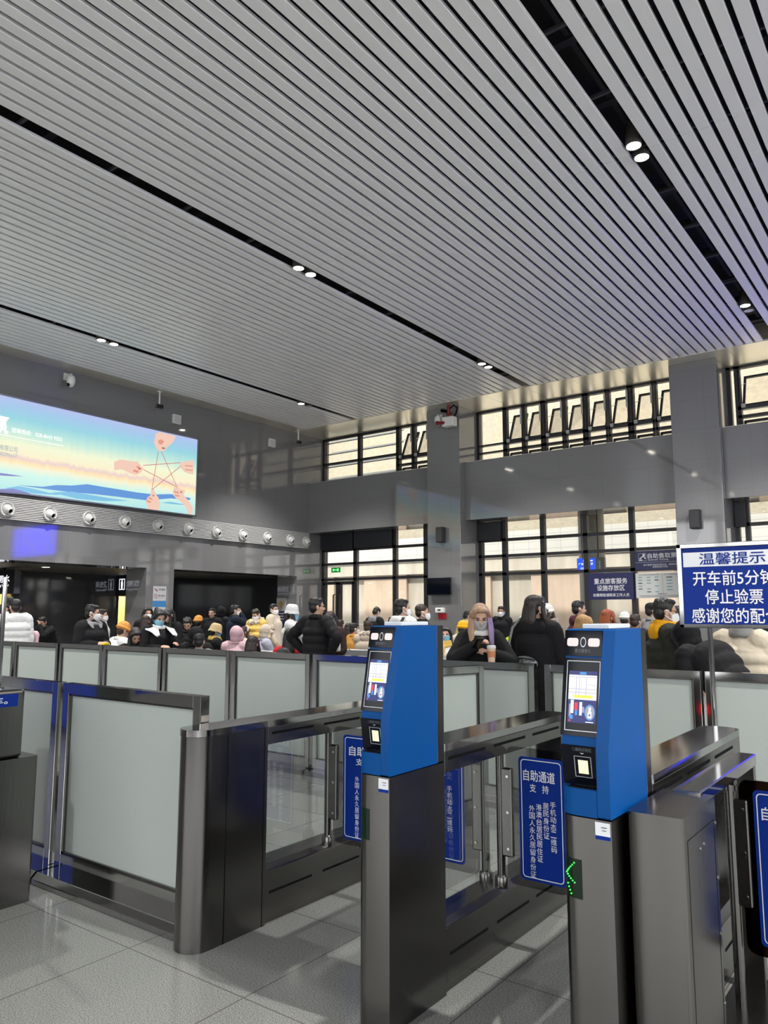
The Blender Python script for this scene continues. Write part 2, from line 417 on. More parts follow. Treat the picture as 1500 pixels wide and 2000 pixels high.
# lower bay in the middle
w = window(2, ''); mb = MB()
MX = (-11.36, -10.55, -9.33, -8.06, -6.78, -5.4)
for x in MX: bar_v(mb, x, 0, 4.3, .13)
for z in LZ: bar_h(mb, C1[1], C2[0], z, .08)
bar_h(mb, C1[1], C2[0], .06, .12); bar_h(mb, C1[1], C2[0], .9, .06)
mb.build('frame', M_FRAME, w); mb = MB()
for a, b in zip(MX[:-1], MX[1:]):
    for c, d_ in ((.12, .87), (.93, 2.69), (2.77, 3.22), (3.30, 3.69), (3.77, 4.28)): pane(mb, a+.065, b-.065, c, d_)
mb.build('panes', M_GLASS, w)
MB().box(-11.38, -10.6, DY-.14, DY-.03, 3.72, 4.28).build('shutter_box', M_NAVYBOX, w, bevel=.006)
# lower bay at the right of the second column
w = window(3, ''); mb = MB()
MX = (-4.18, -3.95, -2.7, -1.4, -.1, 1.8)
for x in MX: bar_v(mb, x, 0, 4.3, .11)
for z in LZ: bar_h(mb, C2[1], C3[0], z, .08)
mb.build('frame', M_FRAME, w); mb = MB()
for a, b in zip(MX[:-1], MX[1:]):
    for c, d_ in ((.12, 2.69), (2.77, 3.22), (3.30, 3.69), (3.77, 4.28)): pane(mb, a+.055, b-.055, c, d_)
mb.build('panes', M_GLASS, w)
MB().box(-4.2, -3.95, DY-.14, DY-.03, 3.66, 4.28).build('shutter_box', M_NAVYBOX, w, bevel=.006)
# clerestory
def clerestory(n, x0, x1, fixed, sashes, mains):
    w = window(n, ''); mb = MB()
    bar_h(mb, x0, x1, 6.05, .08); bar_h(mb, x0, x1, 7.66, .06)
    for z, t in ((6.40, .07), (6.62, .09)): bar_h(mb, mains[0], mains[-1], z, t)
    for x in fixed: bar_v(mb, x, 6.02, H, .09)
    for x in mains: bar_v(mb, x, 6.02, H, .10)
    pn = MB(); ss = []
    for a, b in sashes:
        bar_v(mb, a, 6.02, H, .05); bar_v(mb, b, 6.02, H, .05)
        pane(pn, a, b, 6.44, 6.57); ss.append((a+.03, b-.03))
    mb.build('frame', M_FRAME, w)
    for a, b in ss:
        sash(w, a, b, 6.68, 7.62, math.radians(24)); sash(w, a, b, 6.10, 6.36, math.radians(24))
    return w, pn
def cells(ms):
    out = []
    for a, b in zip(ms[:-1], ms[1:]): c = (a+b)/2; out += [(a+.06, c-.04), (c+.04, b-.06)]
    return out
mains = (-10.46, -9.20, -7.93, -6.66, -5.39)
w, pn = clerestory(5, C1[1], C2[0], (-11.36,), cells(mains), mains)
pane(pn, -11.32, -10.5, 6.08, 6.35); pane(pn, -11.32, -10.5, 6.45, 6.6); pane(pn, -11.32, -10.5, 6.7, 7.63); pn.build('panes', M_GLASS, w)
MB().box(-11.36, -10.46, DY-.03, DY+.1, 6.37, 6.42).box(-11.36, -10.46, DY-.03, DY+.1, 6.6, 6.65).build('transom', M_FRAME, w)
mains = (-14.40, -13.13)
w, pn = clerestory(4, -14.45, C1[0], (-12.6,), cells(mains), mains)
pane(pn, -17.6, -16.06, 6.09, 7.63); pane(pn, -15.96, -14.45, 6.09, 7.63); pn.build('panes', M_GLASS, w)
mb = MB(); bar_h(mb, WX, -14.4, 6.05, .06); bar_h(mb, WX, -14.4, 6.79, .06); bar_v(mb, -16.01, 6.02, H, .12); bar_v(mb, WX+.04, 6.02, H, .08); bar_h(mb, WX, -14.4, 7.66, .05)
mb.build('frame', M_FRAME, w)
mb = MB()
for z in (6.20, 6.66, 7.12, 7.52):                        # deep louvre blades outside the corner panes
    mb.prism([(-17.6, DY+.14, z+.02), (-17.6, DY+.44, z+.16), (-17.6, DY+.44, z+.19), (-17.6, DY+.14, z+.05)], (3.15, 0, 0))
mb.build('louvre', mat('grey_green_louvre', (.10, .115, .11), .4), w)
mains = (-4.0, -2.7, -1.4, -.1, 1.2)
w, pn = clerestory(6, C2[1], C3[0], (-4.18,), [(a+.06, b-.06) for a, b in zip(mains[:-1], mains[1:])], mains)
pn.build('panes', M_GLASS, w)
# ---------------------------------------------------------------- outside: ground, canopy, retaining wall, platform column
M_CONC = mat('pale_concrete', (.34, .305, .25), .9, noise=(2.6, .30, (1, 1, .16)), bump=(6, .3, (1, 1, 1)))
M_PINK = mat('pink_washed_concrete', (.37, .285, .215), .9, noise=(3.0, .26, (1, 1, .16)), bump=(6, .3, (1, 1, 1)))
M_SHOT = mat('rough_shotcrete', (.27, .235, .175), .95, noise=(5, .25, (1, 1, 1)), bump=(9, .8, (1, 1, 1)))
OY = 29.0
struct(MB().box(-70, 60, 20.3, OY+1, -.3, -.02).build('ground_outside', mat('platform_paving', (.28, .27, .26), .8)))
struct(MB().box(-60, 50, OY+.6, OY+1, 3.9, 16).build('retaining_wall', M_SHOT))
mb = MB(); mp_ = MB(); x = -60.0; i = 0
while x < 40:
    wd = (1.9, 2.5, 1.6, 2.8)[i % 4]
    (mp_ if i % 2 else mb).box(x, x+wd, OY+(.0 if i % 2 else .18), OY+.9, -.05, 3.35); x += wd; i += 1
struct(mb.build('retaining_wall_panels', M_CONC)); struct(mp_.build('retaining_wall_piers', M_PINK))
def tile_mat():
    m = mat('white_tile_band', (.85, .83, .78), .5); nt = m.node_tree; b = nt.nodes['Principled BSDF']
    tc = nt.nodes.new('ShaderNodeTexCoord'); sx = nt.nodes.new('ShaderNodeSeparateXYZ'); cb = nt.nodes.new('ShaderNodeCombineXYZ')
    nt.links.new(tc.outputs['Object'], sx.inputs[0]); nt.links.new(sx.outputs[0], cb.inputs[0]); nt.links.new(sx.outputs[2], cb.inputs[1])
    br = nt.nodes.new('ShaderNodeTexBrick'); br.offset = 0; br.inputs['Scale'].default_value = 1; br.inputs['Brick Width'].default_value = .7; br.inputs['Row Height'].default_value = .3; br.inputs['Mortar Size'].default_value = .012
    br.inputs['Color1'].default_value = br.inputs['Color2'].default_value = (.36, .345, .31, 1); br.inputs['Mortar'].default_value = (.25, .25, .23, 1)
    nt.links.new(cb.outputs[0], br.inputs['Vector']); nt.links.new(br.outputs[0], b.inputs['Base Color'])
    return m
struct(MB().box(-60, 40, OY-.25, OY+.9, 3.35, 3.9).build('retaining_wall_ledge', M_CONC))
struct(MB().box(-60, 40, OY-.32, OY-.25, 3.9, 5.0).build('retaining_wall_parapet', tile_mat()))
M_CANOPY = mat('canopy_soffit', (.68, .60, .47), .5)
struct(MB().box(-60, 40, 22.4, 24.6, 5.35, 5.75).box(-60, 40, 20.45, 22.4, 5.5, 5.9).build('canopy_outside', M_CANOPY))
struct(MB().cyl((-9.55, 24.2, -.05), (-9.55, 24.2, 5.5), .42, n=28).build('platform_column', mat('platform_column_paint', (.28, .27, .245), .5)))
mb = MB(); y = OY-.9
mb.box(-60, 40, y-.02, y+.02, 1.05, 1.09); mb.box(-60, 40, y-.015, y+.015, .75, .78); x = -60
while x < 40: mb.box(x-.02, x+.02, y-.02, y+.02, -.05, 1.05); x += 1.5
tag(mb.build('railing', mat('pale_railing', (.42, .40, .36), .4)), 'long pale railing along the platform beyond the glass', 'railing')
# ---------------------------------------------------------------- twin downlights in the black ceiling recesses
M_CAN = mat('lamp_can', (.05, .045, .04), .4)
M_LAMP = glow('lamp_face', (1, .93, .8), 30)
M_OFF = mat('unlit_lamp_face', (.6, .6, .6), .15)
ORD = {-14.95: 'ceiling slot by the poster wall', -8.92: 'middle ceiling slot', -2.94: 'slot among the bluish slats', 3.06: 'ceiling slot beyond the picture', 9.0: 'ceiling slot beyond the picture'}
def downlight(x, y, label, group='twin downlights in the ceiling slots', one=False):
    t = thing('twin_downlight', (x, y, H), label, 'ceiling lamp', group)
    for i, dy in enumerate((-.16, .16)):
        MB().lathe([(.075, .30), (.105, .30), (.105, .0), (.095, .0), (.085, .04)], (x, y+dy, H-.03), n=20).build('lamp_can', M_CAN, t)
        MB().lathe([(.0, .0), (.088, .0), (.088, .006), (0, .006)], (x, y+dy, H-.025), n=20).build('lamp_face', M_OFF if (one and i) else M_LAMP, t)
    MB().box(x-.02, x+.02, y-.22, y+.22, H+.25, H+.29).build('bracket', M_PLENUM, t)
    ld = bpy.data.lights.new('downlight_beam', 'SPOT'); ld.energy = LAMP_W*(2.2 if (x, y) == (3.06, 3.05) else 1); ld.spot_size = math.radians(104); ld.spot_blend = .7
    ld.shadow_soft_size = .09; ld.color = (1, .97, .93)
    lo = bpy.data.objects.new('downlight_beam', ld); COL.objects.link(lo); lo.location = (0, 0, -.06); lo.parent = t
NEARFAR = {9.55: 'on the nearer panel seam', 16.1: 'close to the window wall'}
for x in (-14.95, -8.92, -2.94):
    for y in (9.55, 16.1):
        downlight(x, y, 'twin round downlight in the %s, %s' % (ORD[x], NEARFAR[y]), one=(y > 16 and x in (-14.95, -2.94)))
for x, y in [(x, y) for x in (-14.95, -8.92, -2.94) for y in (-9.9, -3.4, 3.05) if (x, y) != (-2.94, 3.05)] + [(x, y) for x in (3.06, 9.0) for y in (-9.9, -3.4, 3.05, 9.55, 16.1)]:
    downlight(x, y, 'twin round downlight in a ceiling slot above the picture', 'twin downlights above the picture')
# ---------------------------------------------------------------- ticket gates
M_BLUE = mat('blue_gate_plastic', (.0004, .062, .245), .42, spec=.18)
M_SIGNBLUE = mat('sign_blue', (.003, .026, .235), .45, spec=.15)
M_SIGNWHITE = mat('sign_white_print', (.74, .76, .80), .5)
M_BLKGLASS = mat('black_glass', (.003, .004, .008), .06, spec=.18)
M_SILVER = mat('silver_line', (.45, .47, .5), .3, .6)
M_GREYTXT = mat('dim_grey_print', (.12, .13, .15), .5)
M_GREEN = glow('green_led', (.02, 1, .05), 5)
M_DGREEN = mat('dark_green_display', (.001, .004, .002), .25, emit=(.0, .06, .006), es=.10, spec=.3)
M_FILL = glow('face_light', (1, .80, .78), .80)
M_READER = glow('reader_light', (1, .93, .62), .85)
M_RED = glow('red_led', (1, .02, .02), 6)
SC = [glow('screen_white', (.82, .82, .92), .95), glow('screen_navy', (.04, .05, .20), .8), glow('screen_yellow', (.95, .85, .10), .95),
      glow('screen_red', (.8, .06, .10), .8), glow('screen_sky', (.10, .35, .8), .8), glow('screen_grey', (.35, .35, .45), .9)]
ZC = .955                     # top of a steel post, underside of the blue head
def rounded_xy(x0, x1, y0, y1, r, corner='fl', n=6):
    """footprint with rounded front-left (and maybe front-right) corner, front = -y"""
    p = []
    if 'fl' in corner:
        for i in range(n+1):
            a = math.pi + (math.pi/2)*i/n; p.append((x0+r+r*math.cos(a), y0+r+r*math.sin(a)))
    else: p.append((x0, y0))
    if 'fr' in corner:
        for i in range(n+1):
            a = 1.5*math.pi + (math.pi/2)*i/n; p.append((x1-r+r*math.cos(a), y0+r+r*math.sin(a)))
    else: p.append((x1, y0))
    return p + [(x1, y1), (x0, y1)]
def zprism(mb, fp, z0, z1, mi=0): return mb.prism([(x, y, z0) for x, y in fp], (0, 0, z1-z0), mi)
def gate_barrier(t, x0, x1, ya, yb, poles, post=True):
    """low body of a gate: plinth, glass, top beam with slots, end post"""
    mb = MB().box(x0, x1, ya, yb, .04, .265).box(x0+.012, x1-.012, ya, yb-.012, 0, .04)
    mb.prism([(x0, ya, .265), (x1, ya, .265), (x1-.03, ya, .29), (x0+.03, ya, .29)], (0, yb-ya, 0))
    mb.build('plinth', M_STEEL, t, bevel=.004)
    mb = MB().box(x0, x1, ya, yb, .905, .995)
    mb.build('top_beam', M_STEEL, t, bevel=.003)
    n = 8; xm = (x0+x1)/2; hw = (x1-x0)/2+.004                    # cap with a rounded far end
    fp = [(x0-.004, ya), (x1+.004, ya)] + [(xm+hw*math.cos(math.pi*i/n), yb-.02+.06*math.sin(math.pi*i/n)) for i in range(n+1)]
    mb = MB(); zprism(mb, fp, .997, 1.028); mb.build('top_cap', M_STEELTOP, t, bevel=.006)
    MB().box(x0+.01, x1-.01, yb-.05, yb, .265, .905).build('end_post', M_STEEL, t, bevel=.004)
    y = ya+.03
    while y+.3 < yb:
        for xs in (x1, x0):
            MB().box(xs-.004, xs+.0015, y, y+.33, .955, .968).build('sensor_slot', M_DARK, t); MB().box(xs-.004, xs+.0015, y, y+.33, .148, .160).build('sensor_slot', M_DARK, t)
        y += .42
    MB().box(xm-.005, xm+.005, ya, yb-.05, .28, .905).build('glass_pane', M_GATEGLASS, t)
    for px_, py_ in poles:
        mb = MB().cyl((px_, py_, .27), (px_, py_, .905), .021, n=20).lathe([(.034, 0), (.034, .05), (.027, .06), (.022, .06)], (px_, py_, .27), n=20)
        mb.build('pole', M_STEEL, t)
def rrect(x0, x1, z0, z1, y, r, n=5, rx=True):
    pts = []
    for cx, cz, a0 in ((x1-r, z0+r, -90), (x1-r, z1-r, 0), (x0+r, z1-r, 90), (x0+r, z0+r, 180)):
        for i in range(n+1):
            a = math.radians(a0+90*i/n); pts.append((cx+r*math.cos(a), y, cz+r*math.sin(a)))
    return pts
COLS = ['手机动态二维码', '居民身份证', '港澳台居民居住证', '外国人永久居留身份证']
def flap(t, xh, xe, y, sx0, sx1, z0=.30, z1=.945, sz0=.335, sz1=.905, back=True, smoke=None):
    """swing flap: smoked acrylic leaf hinged at pole xh, free edge at xe, with its blue notice"""
    a, b = min(xh, xe), max(xh, xe)
    f = MB().prism(rrect(a, b, z0, z1, y-.005, .04), (0, .01, 0)).build('flap', smoke or M_SMOKE, t)
    s = 1 if xe > xh else -1
    MB().box(xh-s*.03, xh+s*.035, y-.014, y+.014, .42, .84).build('hinge_clamp', M_STEEL, f, bevel=.008)
    for z in (.46, .63, .80): MB().cyl((xh+s*.012, y-.014, z), (xh+s*.012, y-.019, z), .007, n=10).build('bolt', M_POLISH, f)
    MB().prism(rrect(sx0, sx1, sz0, sz1, y-.0065, .02), (0, -.0015, 0)).build('notice', M_SIGNBLUE, f)
    w = sx1-sx0; cx = (sx0+sx1)/2; yy = y-.0085; mb = MB()
    def outline(m):
        o = rrect(sx0+m, sx1-m, sz0+m, sz1-m, yy, .018); q = rrect(sx0+m+.004, sx1-m-.004, sz0+m+.004, sz1-m-.004, yy, .015)
        n = len(o); mb.add(o+q, [(i, (i+1) % n, n+(i+1) % n, n+i) for i in range(n)])
    outline(.012)
    h = sz1-sz0
    mb.text('自助通道', (cx-.01, yy, sz1-.115*h-.02), w*.70, .052, bold=.012)
    mb.text('支   持', (cx-.01, yy, sz1-.25*h), w*.42, .038, bold=.006)
    for i, c in enumerate(COLS):
        cxx = cx + w*(.25-.155*i); n = len(c)
        for j, ch in enumerate(c):
            mb.text(ch, (cxx, yy, sz1-.365*h-.010*i-j*.0335), .029, .029, bold=.004)
    mb.build('lettering', M_SIGNWHITE, f)
    return f
def kiosk(t, x0, x1, yf, arrow):
    xc = x1-.042                                               # right cheek starts here
    yb = yf+.355
    # steel post below
    mb = MB(); zprism(mb, rounded_xy(x0, x1, yf, yf+.41, .06), 0, ZC-.004); mb.build('post', M_STEEL, t, bevel=.002)
    # blue head
    mb = MB()
    zprism(mb, rounded_xy(x0, xc, yf, yb-.01, .06), ZC, 1.038)                                     # tray
    prof = [(yf+.060, 1.02), (yf+.035, 1.175), (yf+.107, 1.545), (yb, 1.545), (yb, 1.02)]
    mb.prism([(x0+.004, y, z) for y, z in prof], (xc-x0-.004, 0, 0))
    prof = [(yf, ZC), (yf, 1.165), (yf+.105, 1.545), (yb, 1.545), (yb, ZC)]
    mb.prism([(xc, y, z) for y, z in prof], (x1-xc, 0, 0))
    head = mb.build('blue_head', M_BLUE, t, bevel=.006)
    MB().box(x0, x1, yb, yf+.41, ZC, 1.546).build('back_shell', M_STEEL, t, bevel=.004)
    MB().box(x0+.05, x1-.03, yf+.13, yb-.02, 1.546, 1.562).build('top_plate', mat('clear_top_plate', (.62, .66, .70), .2), t, bevel=.003)
    d = V((0, .072, .37)); L = d.length; d /= L; nrm = V((0, -.37, .072)).normalized()
    o = V((x0, yf+.035, 1.175))
    wd = xc-x0
    def Pt(u, s, n): return o + V((u*wd, 0, 0)) + d*(s*L) + nrm*n
    def plate(mb, u0, u1, s0, s1, n0, n1, mi=0): return mb.prism([Pt(u0, s0, n0), Pt(u1, s0, n0), Pt(u1, s1, n0), Pt(u0, s1, n0)], nrm*(n1-n0), mi)
    def rplate(mb, u0, u1, s0, s1, n, r, mi=0, k=4):
        pts = []; ru = r/wd; rs = r/L
        for cu, cs, a0 in ((u1-ru, s0+rs, -90), (u1-ru, s1-rs, 0), (u0+ru, s1-rs, 90), (u0+ru, s0+rs, 180)):
            for i in range(k+1):
                a = math.radians(a0+90*i/k); pts.append(Pt(cu+ru*math.cos(a), cs+rs*math.sin(a), n))
        return mb.add(pts, [tuple(range(len(pts)))], mi)
    cp = plate(MB(), .0, .99, .755, .985, 0, .006).build('camera_panel', M_BLKGLASS, head, bevel=.004)
    for u in (.07, .63): mb = MB(); rplate(mb, u, u+.30, .84, .915, .0065, .008); mb.build('face_light', M_FILL, head)
    mb = MB(); n = 24
    ri = [Pt(.5+.058*math.cos(2*math.pi*i/n), .878+.036*math.sin(2*math.pi*i/n), .0068) for i in range(n)]; ro = [Pt(.5+.075*math.cos(2*math.pi*i/n), .878+.046*math.sin(2*math.pi*i/n), .0068) for i in range(n)]
    mb.add(ri+ro, [(i, n+i, n+(i+1) % n, (i+1) % n) for i in range(n)]); mb.build('camera_ring', M_SILVER, head)
    MB().text('面向摄像头', Pt(.5, .80, .0068), wd*.42, .014, (1, 0, 0), d, bold=.004).build('camera_caption', M_GREYTXT, head)
    sp = plate(MB(), .0, .99, .06, .735, 0, .006).build('screen_panel', M_BLKGLASS, head, bevel=.003)
    mb = MB()
    for u0, u1, s0, s1 in ((.10, .97, .10, .106), (.10, .97, .705, .711), (.10, .115, .10, .711), (.955, .97, .10, .711)): plate(mb, u0, u1, s0, s1, .006, .0066)
    mb.build('screen_outline', M_SILVER, head)
    mb = MB(); q = lambda u0, u1, s0, s1, mi, n=.0068: mb.add([Pt(u0, s0, n), Pt(u1, s0, n), Pt(u1, s1, n), Pt(u0, s1, n)], [(0, 1, 2, 3)], mi)
    q(.17, .90, .17, .62, 1); q(.17, .90, .37, .585, 0, .0070)
    for u in (.36, .44, .62): q(u, u+.012, .40, .565, 5, .0072)
    for s in (.565, .46, .43): q(.17, .90, s, s+.004, 5, .0072)
    q(.46, .60, .43, .565, 0, .0071); q(.50, .505, .43, .56, 5, .0072); q(.66, .86, .50, .503, 5, .0072)
    q(.30, .80, .385, .41, 2, .0073); q(.45, .62, .59, .612, 4, .0072)
    q(.24, .32, .25, .365, 0, .0072); q(.20, .26, .22, .33, 5, .0071); q(.47, .54, .235, .35, 0, .0072); q(.54, .60, .26, .31, 5, .0072)
    q(.34, .43, .28, .345, 3, .0073); q(.36, .42, .235, .28, 4, .0073); q(.22, .31, .20, .235, 4, .0073); q(.37, .42, .19, .235, 1, .0074); q(.20, .25, .18, .195, 3, .0073)
    n = 20; c = [Pt(.74+.135*math.cos(2*math.pi*i/n), .265+.068*math.sin(2*math.pi*i/n), .0072) for i in range(n)]; mb.add(c, [tuple(range(n))], 4)
    c = [Pt(.74+.115*math.cos(2*math.pi*i/n), .265+.058*math.sin(2*math.pi*i/n), .0073) for i in range(n)]; mb.add(c, [tuple(range(n))], 5)
    q(.69, .79, .215, .27, 0, .0075); q(.71, .77, .27, .31, 0, .0075); q(.72, .76, .235, .25, 1, .0076); q(.64, .84, .178, .186, 0, .0075)
    mb.build('screen_image', SC, head)
    # lower reader panel, leaning back to the tray
    o2 = V((x0, yf+.058, 1.04)); d2 = (V((x0, yf+.037, 1.172))-o2); L2 = d2.length; d2 /= L2; n2 = V((0, -d2.z, d2.y))
    def Q(u, s, n): return o2 + V((u*wd, 0, 0)) + d2*(s*L2) + n2*n
    def plate2(mb, u0, u1, s0, s1, a, b, mi=0): return mb.prism([Q(u0, s0, a), Q(u1, s0, a), Q(u1, s1, a), Q(u0, s1, a)], n2*(b-a), mi)
    plate2(MB(), 0, .99, .0, .97, 0, .005).build('reader_panel', M_BLKGLASS, head, bevel=.002)
    mb = MB()
    for u0, u1, s0, s1 in ((.32, .76, .20, .215), (.32, .76, .70, .715), (.32, .34, .20, .715), (.74, .76, .20, .715)): plate2(mb, u0, u1, s0, s1, .005, .0056)
    mb.add([Q(.48, .80, .0056), Q(.54, .76, .0056), Q(.60, .80, .0056)], [(0, 1, 2)])
    mb.build('reader_outline', M_SILVER, head)
    plate2(MB(), .42, .67, .29, .62, .005, .0058).build('reader_window', M_READER, head)
    MB().text('二维码识别区', Q(.54, .88, .0056), wd*.5, .012, (1, 0, 0), d2, bold=.004).build('reader_caption', M_GREYTXT, head)
    mb = MB().box(x0+.03, xc-.012, yf+.012, yf+.054, 1.038, 1.041); mb.build('card_pad', M_BLKGLASS, head)
    # arrow display on the rounded front corner, sticker
    mb = MB(); r = .0605; pts = []
    for z in (.70, .82):
        row = []
        for i in range(7):
            a = math.pi*(1.02+.47*i/6); row.append(V((x0+.06+r*math.cos(a), yf+.06+r*math.sin(a), z)))
        row.append(V((x0+.075, yf-.0006, z))); pts.append(row)
    mb.add(pts[0]+pts[1], [(i, i+1, 8+i+1, 8+i) for i in range(7)])
    disp = mb.build('arrow_display', M_DGREEN, t)
    if arrow:
        mb = MB()
        def dot(s, z):
            a = math.pi*(1.02+.47*s); c = V((x0+.06+.0615*math.cos(a), yf+.06+.0615*math.sin(a), z)); mb.ell(c, (.0022, .0022, .0022), 8, 6)
        for i in range(6): dot(.48+.085*i, .770+.0075*i); dot(.48+.085*i, .770-.0045*i)      # arrow head pointing inwards
        for i in range(4): dot(.56+.06*i, .738-.009*i)
        mb.build('arrow', M_GREEN, disp)
    mb = MB().box(x1-.052, x1-.004, yf-.0012, yf+.001, .905, .945, 0).box(x1-.052, x1-.004, yf-.0012, yf+.001, .893, .905, 1)
    st = mb.build('sticker', [M_SIGNWHITE, M_SIGNBLUE], t)
    mb = MB().box(x1-.032, x1-.014, yf-.002, yf-.001, .929, .932).box(x1-.030, x1-.016, yf-.002, yf-.001, .920, .9225); mb.build('sticker_print', M_GREYTXT, st)
def no_entry(t, xc, y, z=.72):
    """red cross lamp on the far end of the gate"""
    MB().box(xc-.045, xc+.045, y, y+.006, z-.05, z+.05).build('cross_display', M_BLKGLASS, t)
    mb = MB()
    for s in (-1, 1): mb.beam((xc-.03, y+.0075, z-.03*s), (xc+.03, y+.0075, z+.03*s), .008, .003, up=(0, 1, 0))
    mb.build('red_cross', M_RED, t)
# gate with the round steel end
t = thing('ticket_gate', (-3.095, 3.4, 0), 'low steel gate with a round end post beside the big frosted panel', 'ticket gate', 'ticket gates')
mb = MB(); n = 28
fp = [(-3.0, 2.98), (-3.19, 2.98)] + [(-3.095+.095*math.cos(math.pi+math.pi*i/n), 2.60+.095*math.sin(math.pi+math.pi*i/n)) for i in range(n+1)]
zprism(mb, fp, 0, .995); mb.build('round_cabinet', M_STEEL, t, bevel=.0)
fp = [(-2.998, 3.0), (-3.192, 3.0)] + [(-3.095+.099*math.cos(math.pi+math.pi*i/n), 2.60+.099*math.sin(math.pi+math.pi*i/n)) for i in range(n+1)]
mb = MB(); zprism(mb, fp, .997, 1.029); mb.build('round_cap', M_STEELTOP, t, bevel=.006)
mb = MB().box(-3.001, -2.9985, 2.698, 2.702, 0, .99).box(-3.001, -2.9985, 2.955, 2.959, .0, .99); mb.build('panel_seam', M_DARK, t)
gate_barrier(t, -3.19, -3.0, 2.98, 4.22, [(-3.025, 3.5)])
flap(t, -2.985, -2.53, 3.5, -2.905, -2.545)
# gate with a blue head, and its right neighbour
t = thing('ticket_gate', (-1.945, 3.4, 0), 'blue headed self-service gate between the round-ended gate and the other blue headed gate', 'ticket gate', 'ticket gates')
kiosk(t, -2.032, -1.86, 2.52, False)
gate_barrier(t, -2.035, -1.86, 2.93, 4.23, [(-1.985, 3.5), (-1.897, 3.5)])
flap(t, -2.02, -2.47, 3.5, -2.455, -2.10)
flap(t, -1.862, -1.545, 3.5, -1.79, -1.555)
no_entry(t, -1.947, 4.27)
t = thing('ticket_gate', (-1.012, 3.3, 0), 'blue headed self-service gate with a lit green arrow, beside the plain steel cabinet', 'ticket gate', 'ticket gates')
kiosk(t, -1.10, -.924, 2.42, True)
gate_barrier(t, -1.10, -.924, 2.83, 4.18, [(-1.06, 3.5)])
flap(t, -1.09, -1.40, 3.5, -1.39, -1.15)
no_entry(t, -1.012, 4.22)
# plain cabinet with its arm
t = thing('gate_cabinet', (-.83, 2.7, 0), 'plain brushed steel gate cabinet with a long arm, against the blue headed gate', 'gate cabinet')
mb = MB(); zprism(mb, rounded_xy(-.912, -.735, 2.52, 2.91, .018, 'flfr'), 0, .968); mb.build('cabinet', M_STEEL, t, bevel=.006, seg=3)
mb = MB()
for y0, y1, z0, z1 in ((2.56, 2.88, .893, .8955), (2.56, 2.5625, .03, .895), (2.8775, 2.88, .03, .895)): mb.box(-.7365, -.7342, y0, y1, z0, z1)
mb.build('door_seam', M_DARK, t)
for y, z in ((2.70, .84), (2.745, .845), (2.895, .88), (2.895, .70), (2.895, .52), (2.895, .30)): MB().lathe([(.006, 0), (.006, .003), (.002, .004)], (-.7352, y, z), (1, 0, 0), 12).build('lock', M_POLISH, t)
MB().box(-.872, -.775, 2.88, 3.80, .93, .978).build('arm', M_STEELTOP, t, bevel=.005)
mb = MB().box(-.868, -.779, 3.745, 3.795, 0, .93); mb.build('arm_post', M_STEEL, t, bevel=.004)
MB().box(-.90, -.60, 2.92, 3.82, 0, .03).build('base_plate', M_STEEL, t, bevel=.004)
mb = MB().cyl((-.825, 3.5, .03), (-.825, 3.5, .90), .021, n=20).box(-.85, -.80, 3.475, 3.525, .895, .93).cyl((-.825, 3.5, .87), (-.825, 3.5, .905), .027, n=20); mb.build('pole', M_STEEL, t)
flap(t, -.79, -.45, 3.5, -.735, -.47, z0=.245, z1=.92, sz0=.285, sz1=.885, smoke=glass('brown_acrylic', (.16, .10, .08), .7))
# partial unit at the picture's edge
t = thing('exit_gate', (-4.5, 2.0, 0), 'stepped dark steel gate cabinet with a blue notice strip and a thin mast', 'ticket gate')
mb = MB(); zprism(mb, [(-4.75, 1.4), (-4.30, 1.4), (-4.30, 2.42), (-4.306, 2.434), (-4.32, 2.44), (-4.75, 2.44)], 0, .79); mb.build('lower_body', M_STEEL, t, bevel=.02, seg=4)
MB().box(-4.72, -4.33, 1.4, 2.355, .79, 1.17).build('upper_body', M_STEEL, t, bevel=.02, seg=4)
st = MB().box(-4.331, -4.327, 1.5, 2.31, 1.075, 1.145).build('notice_strip', M_SIGNBLUE, t)
MB().text('请持身份证进站乘车。', (-4.3262, 1.94, 1.112), .62, .04, (0, 1, 0), (0, 0, 1), bold=.012).build('lettering', M_SIGNWHITE, st)
mb = MB().cyl((-4.42, 2.24, 1.165), (-4.42, 2.24, 1.80), .013, n=14).cyl((-4.42, 2.24, 1.165), (-4.42, 2.24, 1.18), .03, n=16); mb.build('mast', M_POLISH, t)
